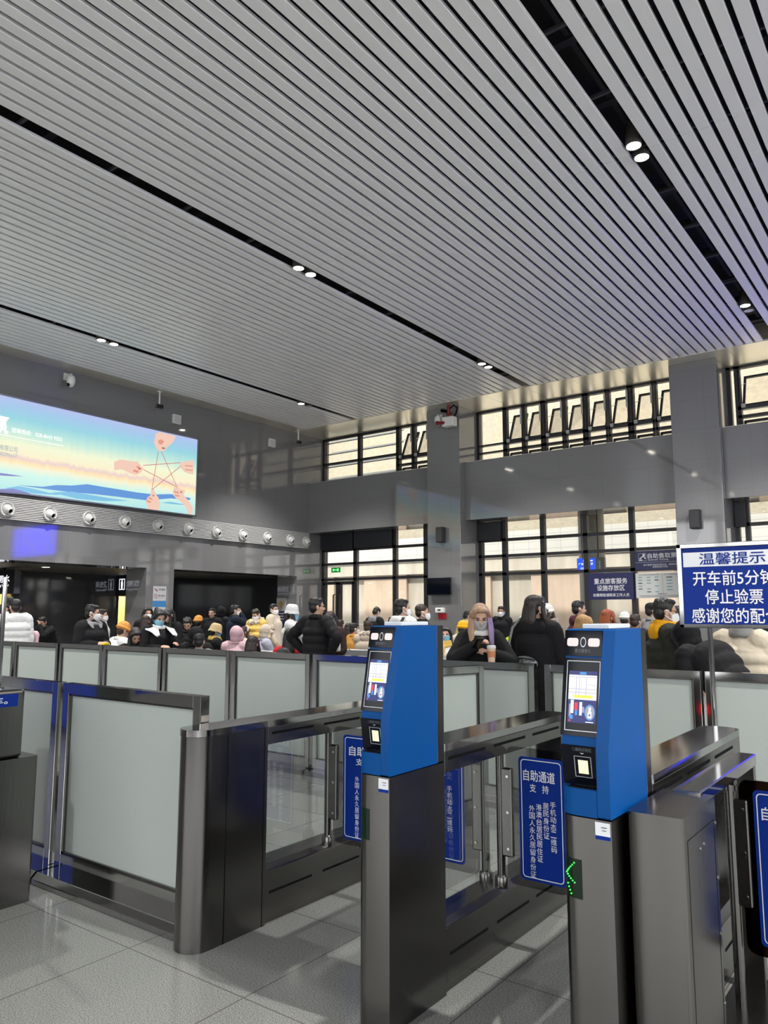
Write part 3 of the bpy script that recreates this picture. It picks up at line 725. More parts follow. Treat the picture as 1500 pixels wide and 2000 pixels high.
# ---------------------------------------------------------------- frosted barrier panels
M_TRAY = mat('dark_polished_tray', (.42, .42, .42), .12, 1.0)
def barrier(p0, p1, label, group=None, h=1.18, w=.055, base=True, z0=.06, tray=None):
    p0 = V((p0[0], p0[1], 0)); p1 = V((p1[0], p1[1], 0)); d = (p1-p0).normalized(); n = V((d.y, -d.x, 0))      # n points to the camera side
    c = (p0+p1)/2; t = thing('barrier_panel', c, label, 'barrier panel', group)
    L = (p1-p0).length; hd = .03
    def P(s, k, z): return p0 + d*s + n*k + V((0, 0, z))
    def blk(mb, s0, s1, k0, k1, z0_, z1_): return mb.prism([P(s0, k0, z0_), P(s1, k0, z0_), P(s1, k1, z0_), P(s0, k1, z0_)], (0, 0, z1_-z0_))
    mb = MB()
    blk(mb, 0, w, -hd, hd, z0, h); blk(mb, L-w, L, -hd, hd, z0, h); blk(mb, w, L-w, -hd, hd, h-w, h); blk(mb, w, L-w, -hd, hd, z0, z0+w*1.6)
    mb.build('frame', M_POLISH, t, bevel=.004)
    mb = MB(); e = .012
    zz = z0+w*1.6
    blk(mb, w, w+e, -.02, .02, zz, h-w); blk(mb, L-w-e, L-w, -.02, .02, zz, h-w); blk(mb, w, L-w, -.02, .02, zz, zz+e); blk(mb, w, L-w, -.02, .02, h-w-e, h-w)
    mb.build('gasket', M_STEEL, t)
    mb = MB(); blk(mb, w+e, L-w-e, -.006, .006, zz+e, h-w-e); mb.build('frosted_pane', M_FROST, t)
    mb = MB()
    if tray:
        k0, k1 = tray
        prof = [(k0, 0), (k1, 0), (k1, .03), (k1-.035, .062), (k0, .062)]
        mb.prism([P(-.02, k, z) for k, z in prof], d*(L+.04)); mb.build('base_tray', M_TRAY, t, bevel=.003)
    else:
        blk(mb, -.005, L+.005, -.13, .13, 0, .05); blk(mb, .02, L-.02, -.035, .035, .05, z0+.01); mb.build('base_tray', M_STEELTOP, t, bevel=.012)
    return t
barrier((-4.525, 2.73), (-3.216, 2.73), 'large frosted panel in a polished frame joining the round-ended gate', 'near frosted barrier panels', h=1.165, w=.062, tray=(-.15, .155))
barrier((-5.94, 2.73), (-4.585, 2.73), 'large frosted panel behind the stepped gate cabinet with the mast', 'near frosted barrier panels', h=1.165, w=.062, tray=(-.15, .155))
FX = [-13.7, -12.47, -11.26, -10.05, -9.02, -7.77, -6.55, -5.345, -4.10, -2.83, -1.53, -.28, .97]
FY = lambda x: 5.93
labs = ['frosted panel at the far end of the long row, under the white coat sleeve', 'frosted panel of the long row directly below the white padded coat', 'frosted panel of the long row below the crouching figure in black',
        'frosted panel of the long row below the man with the grey fur collar', 'frosted panel of the long row below the woman with the white scalloped collar', 'frosted panel of the long row below the hunched people in black hoods',
        'frosted panel of the long row below the black quilted jacket', 'frosted panel of the long row mostly hidden by the first blue gate head', 'frosted panel of the long row below the woman holding the drink',
        'frosted panel of the long row beneath the olive jacket with yellow hood', 'frosted panel of the long row beneath the cream padded coat']
seqs2 = [(-12.47, -11.29), (-11.23, -10.08), (-10.03, -9.03), (-8.99, -7.79), (-7.75, -6.57), (-6.53, -5.365), (-5.325, -4.12), (-4.08, -2.86), (-2.77, -1.545), (-1.515, -.30)]
labs2 = labs[:7] + [labs[8], 'frosted panel of the long row beneath the second blue gate head and the olive jacket', labs[10]]
for (a, b), l in zip(seqs2, labs2): barrier((a, FY(a)), (b, FY(b)), l, 'frosted panels of the long row')
barrier((-3.42, 4.60), (-3.141, 5.52), 'short frosted panel standing askew in front of the long row', h=1.18)
# ---------------------------------------------------------------- reminder sign on its stand
t = thing('notice_stand', (-1.0, 4.6, 0), 'big blue and white reminder sign on a polished steel stand', 'sign')
sx0, sx1, sz0, sz1, sy = -1.298, -.70, 1.515, 1.995, 4.6
MB().box(sx0+.02, sx1-.02, sy-.012, sy+.012, sz0+.02, sz1-.02).build('board', M_SIGNBLUE, t)
mb = MB().box(sx0, sx0+.028, sy-.02, sy+.02, sz0, sz1).box(sx1-.028, sx1, sy-.02, sy+.02, sz0, sz1).box(sx0, sx1, sy-.02, sy+.02, sz1-.026, sz1).box(sx0, sx1, sy-.02, sy+.02, sz0, sz0+.022)
mb.build('frame', M_POLISH, t, bevel=.004)
MB().box(sx0+.036, sx1-.036, sy-.0135, sy-.0118, 1.862, 1.945).build('white_band', M_SIGNWHITE, t)
MB().text('温馨提示', (-1.0, sy-.0145, 1.905), .345, .066, bold=.010).build('heading', M_SIGNBLUE, t)
mb = MB().text('开车前5分钟', (-1.0, sy-.0135, 1.795), .425, .082, bold=.010).text('停止验票', (-1.0, sy-.0135, 1.69), .30, .082, bold=.010).text('感谢您的配合', (-1.0, sy-.0135, 1.585), .455, .082, bold=.010)
mb.build('lettering', mat('sign_lettering_white', (.80, .82, .86), .5), t)
for x in (-1.142,):
    MB().cyl((x, sy+.012, .02), (x, sy+.012, 1.53), .014, n=16).build('leg', M_POLISH, t)
mb = MB().box(-1.32, -.82, sy-.03, sy+.05, 0, .03).box(-1.17, -1.11, sy-.20, sy+.22, 0, .03); mb.build('foot_frame', M_STEEL, t, bevel=.004)
# ---------------------------------------------------------------- billboard on the left wall
BX = WX+.14
t = thing('light_box', (WX, 8.4, 5.5), 'huge backlit poster of hands pulling a red string star above hazy blue hills', 'billboard')
by0, by1, bz0, bz1 = 2.5, 14.30, 4.37, 6.67
MB().box(WX-.01, BX-.01, by0, by1, bz0, bz1).build('casing', mat('dark_aluminium', (.12, .12, .13), .35, .6), t)
def poster_mat():
    m = bpy.data.materials.new('backlit_print'); m.use_nodes = True; nt = m.node_tree; b = nt.nodes['Principled BSDF']
    tc = nt.nodes.new('ShaderNodeTexCoord'); sx = nt.nodes.new('ShaderNodeSeparateXYZ'); nt.links.new(tc.outputs['Object'], sx.inputs[0])
    mr = nt.nodes.new('ShaderNodeMapRange'); mr.inputs[1].default_value = bz0-5.5; mr.inputs[2].default_value = bz1-5.5; nt.links.new(sx.outputs[2], mr.inputs[0])
    mp = nt.nodes.new('ShaderNodeMapping'); mp.inputs['Scale'].default_value = (1, 2.2, .12); nt.links.new(tc.outputs['Object'], mp.inputs[0])
    nz = nt.nodes.new('ShaderNodeTexNoise'); nz.inputs['Scale'].default_value = 3; nz.inputs['Detail'].default_value = 5; nt.links.new(mp.outputs[0], nz.inputs['Vector'])
    n2 = nt.nodes.new('ShaderNodeMath'); n2.operation = 'MULTIPLY_ADD'; n2.inputs[1].default_value = .10; n2.inputs[2].default_value = -.05; nt.links.new(nz.outputs['Fac'], n2.inputs[0])
    ad = nt.nodes.new('ShaderNodeMath'); nt.links.new(mr.outputs[0], ad.inputs[0]); nt.links.new(n2.outputs[0], ad.inputs[1])
    cr = nt.nodes.new('ShaderNodeValToRGB'); e = cr.color_ramp.elements; e.remove(e[1])
    stops = [(0, (175, 225, 225)), (.10, (190, 232, 225)), (.22, (205, 240, 228)), (.285, (238, 238, 210)), (.33, (250, 225, 175)), (.37, (232, 205, 200)), (.41, (245, 235, 200)), (.52, (238, 242, 208)), (.64, (190, 228, 215)), (.78, (148, 208, 220)), (.90, (160, 195, 228)), (1.0, (178, 188, 232))]
    e[0].position = 0; e[0].color = (*srgb(*stops[0][1]), 1)
    for p, c in stops[1:]: q = e.new(p); q.color = (*srgb(*c), 1)
    nt.links.new(ad.outputs[0], cr.inputs[0]); nt.links.new(cr.outputs[0], b.inputs['Emission Color']); b.inputs['Emission Strength'].default_value = .80
    b.inputs['Base Color'].default_value = (.02, .02, .02, 1); b.inputs['Roughness'].default_value = .25
    return m
MB().box(BX-.01, BX, by0+.03, by1-.03, bz0+.03, bz1-.03).build('face', poster_mat(), t)
mb = MB()
for a in ((by0, by1, bz1-.035, bz1), (by0, by1, bz0, bz0+.035), (by0, by0+.035, bz0, bz1), (by1-.035, by1, bz0, bz1)): mb.box(BX-.012, BX+.02, *a)
mb.build('frame', mat('light_box_frame', (.30, .31, .36), .3, .7), t)
def bp(pts, off, mb, mi=0):            # flat printed shape on the face, from points on that wall plane
    P = [on_x(x/3, 700+y/3, BX+off) for x, y in pts]
    nor = V((0,0,0))
    for i in range(len(P)): nor += P[i].cross(P[(i+1) % len(P)])
    if nor.x < 0: P = P[::-1]
    mb.add(P, [tuple(range(len(P)))], mi)
mb = MB()
bp([(100,742),(250,752),(330,742),(420,745),(510,737),(600,752),(700,768),(800,785),(900,797),(1000,795),(1115,818),(1115,830),(1000,820),(860,832),(700,812),(560,796),(430,785),(300,770)], .001, mb, 0)
bp([(0,671),(60,679),(140,692),(70,690),(0,686)], .001, mb, 1)
bp([(30,760),(110,748),(200,765),(290,788),(400,795),(330,800),(200,792),(100,775)], .0012, mb, 2)
bp([(300,785),(420,780),(520,798),(650,820),(760,835),(600,836),(450,822)], .0014, mb, 2)
bp([(0,765),(80,763),(105,770),(150,783),(205,801),(100,795),(0,786)], .0016, mb, 1)
bp([(940,845),(1000,840),(1060,852),(1110,860),(1030,856)], .0014, mb, 2)
mb.build('printed_hills', [glow('hill_blue', srgb(98, 150, 215), .78), glow('hill_violet', srgb(130, 130, 195), .78), glow('hill_pale', srgb(125, 190, 225), .78)], t)
SK = [glow('print_skin', srgb(240, 200, 182), .78), glow('print_skin_shade', srgb(205, 140, 120), .95), glow('print_skin_dark', srgb(150, 90, 75), .9)]
hands = [
 ([(903,495),(905,478),(913,440),(935,432),(1030,455),(1015,490),(985,515),(965,540),(935,545),(915,525)], [[(925,482),(945,474),(962,486),(947,506),(930,500)]], [[(950,520),(968,524),(964,532),(948,528)]]),
 ([(668,655),(668,605),(710,593),(760,600),(795,605),(806,600),(812,612),(825,625),(840,650),(822,672),(795,683),(760,672),(715,650)], [[(795,630),(815,632),(830,648),(812,652)], [(785,650),(815,660),(805,672),(780,662)]], [[(812,640),(828,648),(814,652)]]),
 ([(1133,598),(1090,603),(1055,612),(1058,640),(1080,665),(1105,675),(1133,680)], [[(1085,625),(1130,628),(1130,634),(1085,632)], [(1085,648),(1130,654),(1130,660),(1086,655)]], []),
 ([(865,890),(868,870),(855,842),(863,815),(883,800),(886,770),(897,764),(908,782),(918,802),(928,815),(938,850),(930,895)], [[(862,830),(885,838),(884,846),(858,842)], [(872,812),(895,822),(893,830),(868,822)]], [[(893,800),(904,800),(900,812)]]),
 ([(1014,800),(1012,770),(1030,752),(1058,765),(1085,775),(1076,800),(1105,835),(1128,870),(1128,922),(1103,918),(1095,880),(1060,840),(1030,818)], [[(1022,775),(1050,785),(1046,793),(1020,784)], [(1026,797),(1052,803),(1048,811),(1024,806)]], [[(1056,778),(1070,782),(1060,790)]])]
for o_, s1, s2 in hands:
    mb = MB(); bp(o_, .002, mb, 0)
    for q in s1: bp(q, .0024, mb, 1)
    for q in s2: bp(q, .0028, mb, 2)
    mb.build('printed_hand', SK, t)
mb = MB()
for (xa, ya), (xb, yb) in (((928, 545), (890, 770)), ((945, 545), (1040, 760)), ((838, 627), (1057, 611)), ((838, 650), (1030, 750)), ((1060, 630), (893, 768))):
    p, q = on_x(xa/3, 700+ya/3, BX+.0032), on_x(xb/3, 700+yb/3, BX+.0032); mb.beam(p, q, .018, .0008, up=(1, 0, 0))
mb.build('printed_string', glow('print_red', srgb(190, 105, 110), .9), t)
WY = (0, 1, 0)
def bt(mb, s, px, py, w, h, bold=.0): c = on_x(px, py, BX+.002); mb.text(s, c, w, h, WY, (0, 0, 1), bold=bold)
mb = MB(); bt(mb, '赢', -3, 827, .46, .42, .02); bt(mb, '招商热线：028-8643 9255', 73.5, 849, 1.27, .115, .006)
p, q = on_x(-20, 844.5, BX+.002), on_x(124, 871, BX+.002); mb.beam(p, q, .012, .0008, up=(1, 0, 0))
mb.build('white_lettering', glow('print_white', srgb(255, 255, 245), 1.0), t)
mb = MB(); bt(mb, '有限公司', 17, 876, .42, .13, .006); bt(mb, '80296637', 16, 888, .42, .085, .0)
mb.build('grey_lettering', glow('print_grey', srgb(140, 165, 170), .9), t)
# ---------------------------------------------------------------- ribbed air strip with its jet nozzles
t = thing('air_supply_strip', (WX, 11, 4.03), 'long pale ribbed air strip running under the backlit poster', 'air grille')
mb = MB().box(WX+.004, WX+.05, 1.0, 19.22, 3.75, 4.30); mb.build('backing', mat('strip_shadow_grey', (.22, .22, .22), .6), t)
mb = MB(); n = 13
for i in range(n):
    z = 3.775+.5*i/(n-1)+.0; mb.prism([(WX+.05, 1.0, z-.016), (WX+.095, 1.0, z-.012), (WX+.095, 1.0, z+.012), (WX+.05, 1.0, z+.016)], (0, 18.22, 0))
mb.build('rib', mat('strip_grey_paint', (.50, .50, .49), .45), t)
M_NOZ = mat('nozzle_paint', (.60, .60, .58), .35)
ordn = ['first', 'second', 'third', 'fourth', 'fifth', 'sixth', 'seventh', 'eighth', 'ninth', 'tenth', 'eleventh']
for i in range(11):
    y = 18.27+1.05-1.05*i
    if y > 19.2: y = 19.05
    t = thing('air_nozzle', (WX+.09, y, 3.99), 'round jet air nozzle on the ribbed strip, %s from the window wall' % ordn[i], 'air nozzle', 'jet air nozzles on the ribbed strip')
    c = (WX+.096, y, 3.99)
    MB().lathe([(.175, 0), (.175, .035), (.165, .055), (.145, .05), (.118, .02), (.118, .0)], c, (1, 0, 0), 28).build('ring', M_NOZ, t)
    MB().lathe([(.118, .006), (.116, .03), (.108, .055), (.09, .082), (.06, .104), (.03, .115), (0, .118)], (WX+.09, y, 3.99), (1, 0, 0), 24).build('ball', M_NOZ, t)
    a = V((.86, .28, -.43)).normalized(); o = V((WX+.10, y, 3.99))
    b_ = MB().lathe([(.07, .09), (.07, .135), (.058, .135), (.05, .10)], o, a, 20).build('spout', M_NOZ, t)
    MB().lathe([(.057, .118), (.057, .119)], o, a, 20).build('throat', M_DARK, t)
# ---------------------------------------------------------------- small fittings
def dome_camera(base, out, label):
    """wall bracket with a white dome camera hanging from it"""
    b = V(base); o = V(out).normalized(); t = thing('dome_camera', b, label, 'security camera', 'white dome cameras')
    c = b + o*.24
    mb = MB().obox(b+o*.015, (o*.015, o.cross(V((0,0,1)))*.07, V((0, 0, .09)))); mb.tube([b, b+o*.12+V((0,0,.03)), c+V((0,0,.02)), c], .028, 10); mb.build('bracket', M_WHITE, t)
    MB().lathe([(.04, .0), (.085, -.03), (.105, -.09), (.105, -.17), (.098, -.2), (.0, -.2)], c, n=24).build('housing', M_WHITE, t)
    f = V((.2, -.85, -.45)).normalized()
    MB().ell(c+V((0, 0, -.20)), (.095, .095, .11), 20, 12).build('dome', M_WHITE, t)
    MB().lathe([(.045, .075), (.045, .10), (.03, .105), (0, .105)], c+V((0, 0, -.22)), f, 16).build('lens', M_LENS, t)
dome_camera((WX, 10.15, 7.52), (1, 0, 0), 'white dome camera on the grey wall above the backlit poster')
dome_camera((-12.05, 18.94, 7.42), (.25, -1, 0), 'white dome camera on the window column beside the red pipe')
for y, lab in ((12.75, 'small black camera hanging on a rod, above the poster side of the border'), (18.35, 'small black camera hanging on a rod in the corner by the windows')):
    t = thing('hanging_camera', (-17.32, y, H), lab, 'security camera', 'rod-hung cameras')
    MB().cyl((-17.32, y, H), (-17.32, y, H-.36), .022, n=10).cyl((-17.32, y, H), (-17.32, y, H-.015), .06, n=16).build('rod', M_WHITE, t)
    MB().box(-17.37, -17.27, y-.09, y+.11, H-.46, H-.36).build('camera_body', M_LENS, t, bevel=.01)
    MB().cyl((-17.32, y-.09, H-.41), (-17.30, y-.12, H-.415), .035, n=14).build('lens', M_BLKGLASS, t)
for y, lab in ((13.57, 'square white wall speaker above the end of the poster'), (17.4, 'square white wall speaker between the poster and the windows')):
    t = thing('wall_speaker', (WX, y, 7.12), lab, 'speaker', 'white wall speakers')
    MB().box(WX, WX+.09, y-.135, y+.135, 6.98, 7.25).build('case', M_WHITE, t, bevel=.012)
    MB().box(WX+.09, WX+.094, y-.11, y+.11, 7.0, 7.22).build('grille', mat('pale_grille', (.55, .55, .54), .6), t)
for x, z, lab in ((-12.02, 3.87, 'black box loudspeaker on the column with the television'), (-4.86, 3.81, 'black box loudspeaker on the column behind the reminder sign')):
    t = thing('column_speaker', (x, 18.9, z), lab, 'speaker', 'black column loudspeakers')
    MB().prism([(x-.11, 18.74, z-.22), (x+.11, 18.74, z-.22), (x+.13, 18.92, z-.22), (x-.13, 18.92, z-.22)], (0, 0, .44)).build('case', mat('speaker_black', (.025, .025, .027), .5), t, bevel=.012)
    MB().box(x-.02, x+.02, 18.91, 18.945, z-.05, z+.05).build('bracket', M_DARK, t)
    MB().box(x-.095, x+.095, 18.734, 18.739, z-.2, z+.2).build('grille', mat('speaker_grille', (.045, .045, .048), .7), t)
# red sprinkler cannon under the soffit
c = V((-11.62, 18.72, 7.20)); M_RP = mat('fire_red_paint', (.20, .012, .015), .4)
t = thing('fire_water_cannon', (c.x, c.y, H), 'white fire water cannon hanging from a red pipe by the column', 'fire equipment')
MB().cyl((c.x, c.y, H), (c.x, c.y, c.z+.12), .045, n=14).cyl((c.x, c.y, c.z+.22), (c.x, c.y, c.z+.25), .08, n=18).cyl((c.x, c.y, c.z+.13), (c.x, c.y, c.z+.17), .08, n=18).build('pipe', M_RP, t)
MB().box(c.x-.17, c.x+.22, c.y-.13, c.y+.12, c.z-.17, c.z+.12).build('body', M_WHITE, t, bevel=.03, seg=3)
mb = MB().cyl((c.x-.1, c.y-.10, c.z-.05), (c.x-.16, c.y-.32, c.z-.09), .05, .04, n=14).cyl((c.x-.16, c.y-.32, c.z-.09), (c.x-.18, c.y-.38, c.z-.11), .065, n=14); mb.build('nozzle', M_RP, t)
MB().tube([(c.x+.04, c.y, c.z+.38), (c.x+.18, c.y, c.z+.46), (c.x+.30, c.y, c.z+.36), (c.x+.24, c.y, c.z+.18), (c.x+.16, c.y, c.z+.10)], .022, 8).build('hose', M_DARK, t)
MB().beam((c.x-.02, c.y, c.z+.30), (c.x-.28, c.y+.04, c.z+.38), .07, .09).build('sensor', M_DARK, t)
# television on the column
t = thing('television', (-12.1, 18.94, 2.36), 'switched-off black television on the window column', 'television')
MB().box(-12.50, -11.66, 18.80, 18.85, 2.11, 2.62).build('case', mat('tv_black', (.012, .012, .013), .35), t, bevel=.01)
MB().box(-12.485, -11.675, 18.797, 18.80, 2.135, 2.605).build('screen', M_BLKGLASS, t)
MB().box(-12.3, -11.86, 18.85, 18.945, 2.25, 2.48).build('wall_mount', M_DARK, t)
t = thing('dispenser', (-12.08, 18.94, 1.63), 'white wall dispenser over a red notice on the television column', 'dispenser')
MB().box(-12.24, -11.94, 18.83, 18.942, 1.60, 1.75).build('case', M_WHITE, t, bevel=.025, seg=3)
MB().box(-12.14, -12.04, 18.826, 18.832, 1.665, 1.70).build('window', M_LENS, t)
MB().box(-12.19, -11.90, 18.93, 18.942, 1.42, 1.585).build('red_notice', mat('notice_red', (.42, .015, .025), .4), t)
# ---------------------------------------------------------------- signs on the glass wall
M_NAVY = mat('sign_navy', (.010, .012, .085), .35)
def gsign(t, x0, x1, z0, z1, m, name='board'): return MB().box(x0, x1, DY-.09, DY-.04, z0, z1).build(name, m, t, bevel=.004)
t = thing('glass_wall_sign', (-7.4, DY-.1, 1.97), 'navy sign with three lines of white writing on the glass wall', 'sign'); gsign(t, -7.99, -6.76, 1.95, 2.66, M_NAVY)
yy = DY-.094; mb = MB().text('重点旅客服务', (-7.37, yy, 2.44), .90, .15, bold=.014).text('设施存放区', (-7.37, yy, 2.26), .75, .15, bold=.014).text('如需帮助请联系工作人员', (-7.37, yy, 2.07), .98, .085, bold=.012); mb.build('lettering', M_SIGNWHITE, t)
t = thing('glass_wall_sign', (-6.1, DY-.1, 2.7), 'navy ticketing sign with a pictogram above the white notice board', 'sign'); gsign(t, -6.70, -5.36, 2.70, 3.20, M_NAVY)
mb = MB().text('自助售取票处', (-5.92, yy, 3.06), .88, .13, bold=.014).text('Automatic Ticketing', (-6.10, yy, 2.955), .52, .055, bold=.006).box(-6.69, -5.37, yy, yy+.001, 2.895, 2.90)
mb.text('电子客票行程信息提示单、报销凭证', (-6.05, yy, 2.83), .85, .045, bold=.004).text('自助查询打印处', (-6.05, yy, 2.775), .38, .045, bold=.004)
for a in ((-6.60, -6.40, 2.935, 2.94), (-6.60, -6.40, 3.13, 3.135), (-6.60, -6.595, 2.935, 3.135), (-6.405, -6.40, 2.935, 3.135)): mb.box(a[0], a[1], yy, yy+.001, a[2], a[3])
mb.lathe([(0, 0), (.035, 0), (.035, .001)], (-6.46, yy+.0005, 3.09), (0, -1, 0), 14).beam((-6.57, yy, 2.99), (-6.47, yy, 3.07), .03, .001, up=(0, 1, 0)).box(-6.58, -6.50, yy, yy+.001, 2.95, 2.975).beam((-6.46, yy, 3.06), (-6.42, yy, 2.99), .03, .001, up=(0, 1, 0))
mb.build('lettering', M_SIGNWHITE, t)
t = thing('notice_board', (-6.1, DY-.1, 2.0), 'white notice board with flow charts on the glass wall', 'sign'); gsign(t, -6.70, -5.36, 1.98, 2.62, mat('notice_white', (.66, .68, .66), .4))
mb = MB(); rnd = random.Random(3)
for x in (-6.58, -6.36, -6.16): 
    for k in range(6): 
        if rnd.random() < .85: mb.box(x-.05, x+.05, yy, yy+.001, 2.50-.075*k, 2.50-.075*k+.022, 0 if rnd.random() < .5 else 1)
for x in (-5.84, -5.55):
    for k in range(5): mb.box(x-.075, x+.075, yy, yy+.001, 2.49-.08*k, 2.49-.08*k+.024, 0 if k in (0,) else 1)
    for k in range(4): mb.box(x-.004, x+.004, yy, yy+.001, 2.44-.08*k, 2.455-.08*k, 0)
mb.box(-6.012, -6.008, yy, yy+.001, 2.1, 2.58, 0)
for k in range(3): mb.box(-6.62, -5.45, yy, yy+.001, 2.045-.02*k, 2.049-.02*k, 0)
mb.text('电子客票自助取票流程', (-6.35, yy, 2.575), .5, .028, mi=0).text('电子客票自助退票流程', (-5.70, yy, 2.575), .5, .028, mi=0).text('温馨提示', (-6.03, yy, 2.085), .25, .03, mi=0)
mb.build('print', [mat('notice_black', (.05, .05, .06), .5), mat('notice_teal', (.20, .36, .42), .5)], t)
# exit sign, seen by the door
t = thing('exit_sign', (-16.98, DY-.06, 3.06), 'small lit green exit sign above the glass door', 'exit sign')
MB().box(-17.17, -16.79, DY-.07, DY-.032, 2.97, 3.14).build('case', mat('exit_green_case', (.01, .06, .015), .4, emit=(.02, .45, .05), es=.25), t)
mb = MB().box(-17.10, -17.04, yy+.016, yy+.018, 3.02, 3.09).beam((-17.02, yy+.017, 3.055), (-16.90, yy+.017, 3.055), .03, .002, up=(0, 1, 0)).box(-16.90, -16.84, yy+.016, yy+.018, 3.01, 3.10); mb.build('pictogram', glow('exit_green', (.15, 1, .25), 1.6), t)
# platform display under the canopy outside
c = on_y(1147, 1103, 22.3)
t = thing('platform_display', (c.x, 22.3, 4.9), 'blue lit platform display hanging outside behind the glass wall', 'display')
MB().box(c.x-.30, c.x+.28, 22.24, 22.36, c.z-.20, c.z+.20).build('case', M_LENS, t)
MB().box(c.x-.29, c.x+.27, 22.235, 22.24, c.z-.19, c.z+.19).build('screen', glow('display_blue', (.004, .05, 1.0), 1.6), t)
mb = MB().text('广安 — 北京', (c.x-.02, 22.233, c.z+.02), .46, .07, bold=.01).text('检票', (c.x-.12, 22.233, c.z-.11), .14, .06).box(c.x-.1, c.x+.2, 22.232, 22.234, c.z+.10, c.z+.13); mb.build('lettering', glow('display_white', (.8, .9, 1), 1.2), t)
MB().cyl((c.x-.15, 22.3, c.z+.2), (c.x-.15, 22.3, 5.5), .02, n=8).cyl((c.x+.35, 22.3, c.z+.2), (c.x+.35, 22.3, 5.5), .02, n=8).build('hanger', M_FRAME, t)
pl = MB().box(c.x+.28, c.x+.56, 22.22, 22.36, c.z-.24, c.z+.20).build('number_plate', mat('plate_grey', (.30, .30, .30), .5), t)
MB().text('1', (c.x+.42, 22.215, c.z-.02), None, .24, bold=.02).build('numeral', M_SIGNWHITE, t)
# departures board (its light reaches the ceiling and the polished wall)
t = thing('departures_board', (-.05, 19.1, 4.3), 'big blue departures board on the beam beyond the second column', 'display')
MB().box(-2.05, 1.88, 19.10, 19.229, 4.25, 5.72).build('case', M_LENS, t)
MB().box(-2.0, 1.83, 19.094, 19.10, 4.30, 5.68).build('screen', glow('board_blue', (.01, .006, 1.0), 9), t)
mb = MB(); rnd = random.Random(5)
for k in range(7):
    z = 5.58-.185*k
    for x, w in ((-1.8, .34), (-1.25, .30), (-.75, .24), (-.15, .4), (.45, .3), (.95, .28), (1.45, .34)):
        if rnd.random() < .85: mb.box(x, x+w*rnd.uniform(.5, 1), 19.09, 19.093, z-.045, z+.045)
mb.build('rows', glow('board_text', (.4, .45, 1), 1.1), t)
for y, lab in ((11.0, 'small recessed lamp in the passage ceiling near the water sign'), (14.9, 'small recessed lamp in the passage ceiling beside the pier')):
    t = thing('recessed_lamp', (-19.6, y, 2.82), lab, 'ceiling lamp', 'recessed passage lamps')
    MB().lathe([(.11, 0), (.13, -.012), (.10, -.012), (.09, 0)], (-19.6, y, 2.829), n=20).build('trim_ring', M_WHITE, t); MB().lathe([(0, 0), (.09, 0), (.09, .003), (0, .003)], (-19.6, y, 2.82), n=18).build('lens', M_LAMP, t)
    ld = bpy.data.lights.new('recessed_beam', 'SPOT'); ld.energy = 90; ld.spot_size = 2.2; ld.shadow_soft_size = .08; lo = bpy.data.objects.new('recessed_beam', ld); COL.objects.link(lo); lo.location = (0, 0, -.03); lo.parent = t
# ---------------------------------------------------------------- passage signs
def blade(x0, x1, y, z0, z1, zh, zh2, ew, txt, en, label, icon=False):
    t = thing('lit_passage_sign', ((x0+x1)/2, y, z0), label, 'sign', 'lit black passage signs')
    MB().box(x0, x1, y-.09, y+.09, z0, z1).build('case', mat('sign_black', (.008, .008, .012), .4), t)
    MB().box((x0+x1)/2-.02, (x0+x1)/2+.02, y-.02, y+.02, z1, 2.84).build('hanger', M_DARK, t)
    lm = glow('sign_white_light', (.85, .88, 1), 1.5)
    for s, yy_ in ((1, y-.092), (-1, y+.092)):
        mb = MB(); xc = (x0+x1)/2 + (.13*s if icon else 0)
        mb.text(txt, (xc, yy_, zh), ew, .20, (s, 0, 0), bold=.016); mb.text(en, (xc, yy_, zh2), ew*.95, .085, (s, 0, 0), bold=.008)
        if icon:
            xi = (x0+x1)/2 - s*.42; w_ = .15
            for a in ((xi-w_, xi+w_, zh+.14, zh+.16), (xi-w_, xi+w_, zh-.20, zh-.18), (xi-w_, xi-w_+.02, zh-.2, zh+.16), (xi+w_-.02, xi+w_, zh-.2, zh+.16)): mb.box(a[0], a[1], yy_-.001, yy_+.001, a[2], a[3])
            mb.lathe([(0, 0), (.03, 0), (.03, .002)], (xi, yy_, zh+.10), (0, -s, 0), 12); mb.box(xi-.045, xi+.045, yy_-.001, yy_+.001, zh-.06, zh+.06); mb.box(xi-.04, xi-.008, yy_-.001, yy_+.001, zh-.17, zh-.06); mb.box(xi+.008, xi+.04, yy_-.001, yy_+.001, zh-.17, zh-.06)
        mb.build('lettering', lm, t)
blade(-21.93, -20.48, 10.71, 2.12, 2.78, 2.53, 2.34, .95, '饮用水', 'Drinking Water', 'lit black drinking water sign in the passage')
blade(-22.25, -20.9, 15.1, 2.15, 2.82, 2.55, 2.37, .62, '卫生间', 'Restroom', 'lit black sign with a man pictogram beside the pier', True)
# posters on the pier and the jamb
t = thing('poster', (WX, 13.2, 1.7), 'white poster with warning pictograms and a blue picture on the pier', 'poster')
PX = WX+.006; f = lambda px, py: on_x(px, py, PX)
a, b = on_x(297, 1145, PX), on_x(325, 1198, PX)
MB().box(WX, PX, 13.03, 13.46, 1.35, 2.33).build('sheet', mat('poster_white', (.52, .52, .54), .3), t)
MB().box(PX, PX+.001, 13.03, 13.46, 1.76, 1.93).build('blue_picture', mat('poster_blue', (.05, .22, .50), .4), t)
mb = MB().text('禁止翻越', (PX+.001, 13.32, 2.24), .20, .055, WY, (0,0,1), bold=.01, mi=0).text('禁止吸烟', (PX+.001, 13.31, 2.07), .20, .055, WY, (0,0,1), bold=.01, mi=0).text('No Smoking', (PX+.001, 13.28, 2.01), .15, .025, WY, (0,0,1), mi=0)
n = 18; ce = V((PX+.001, 13.12, 2.05))
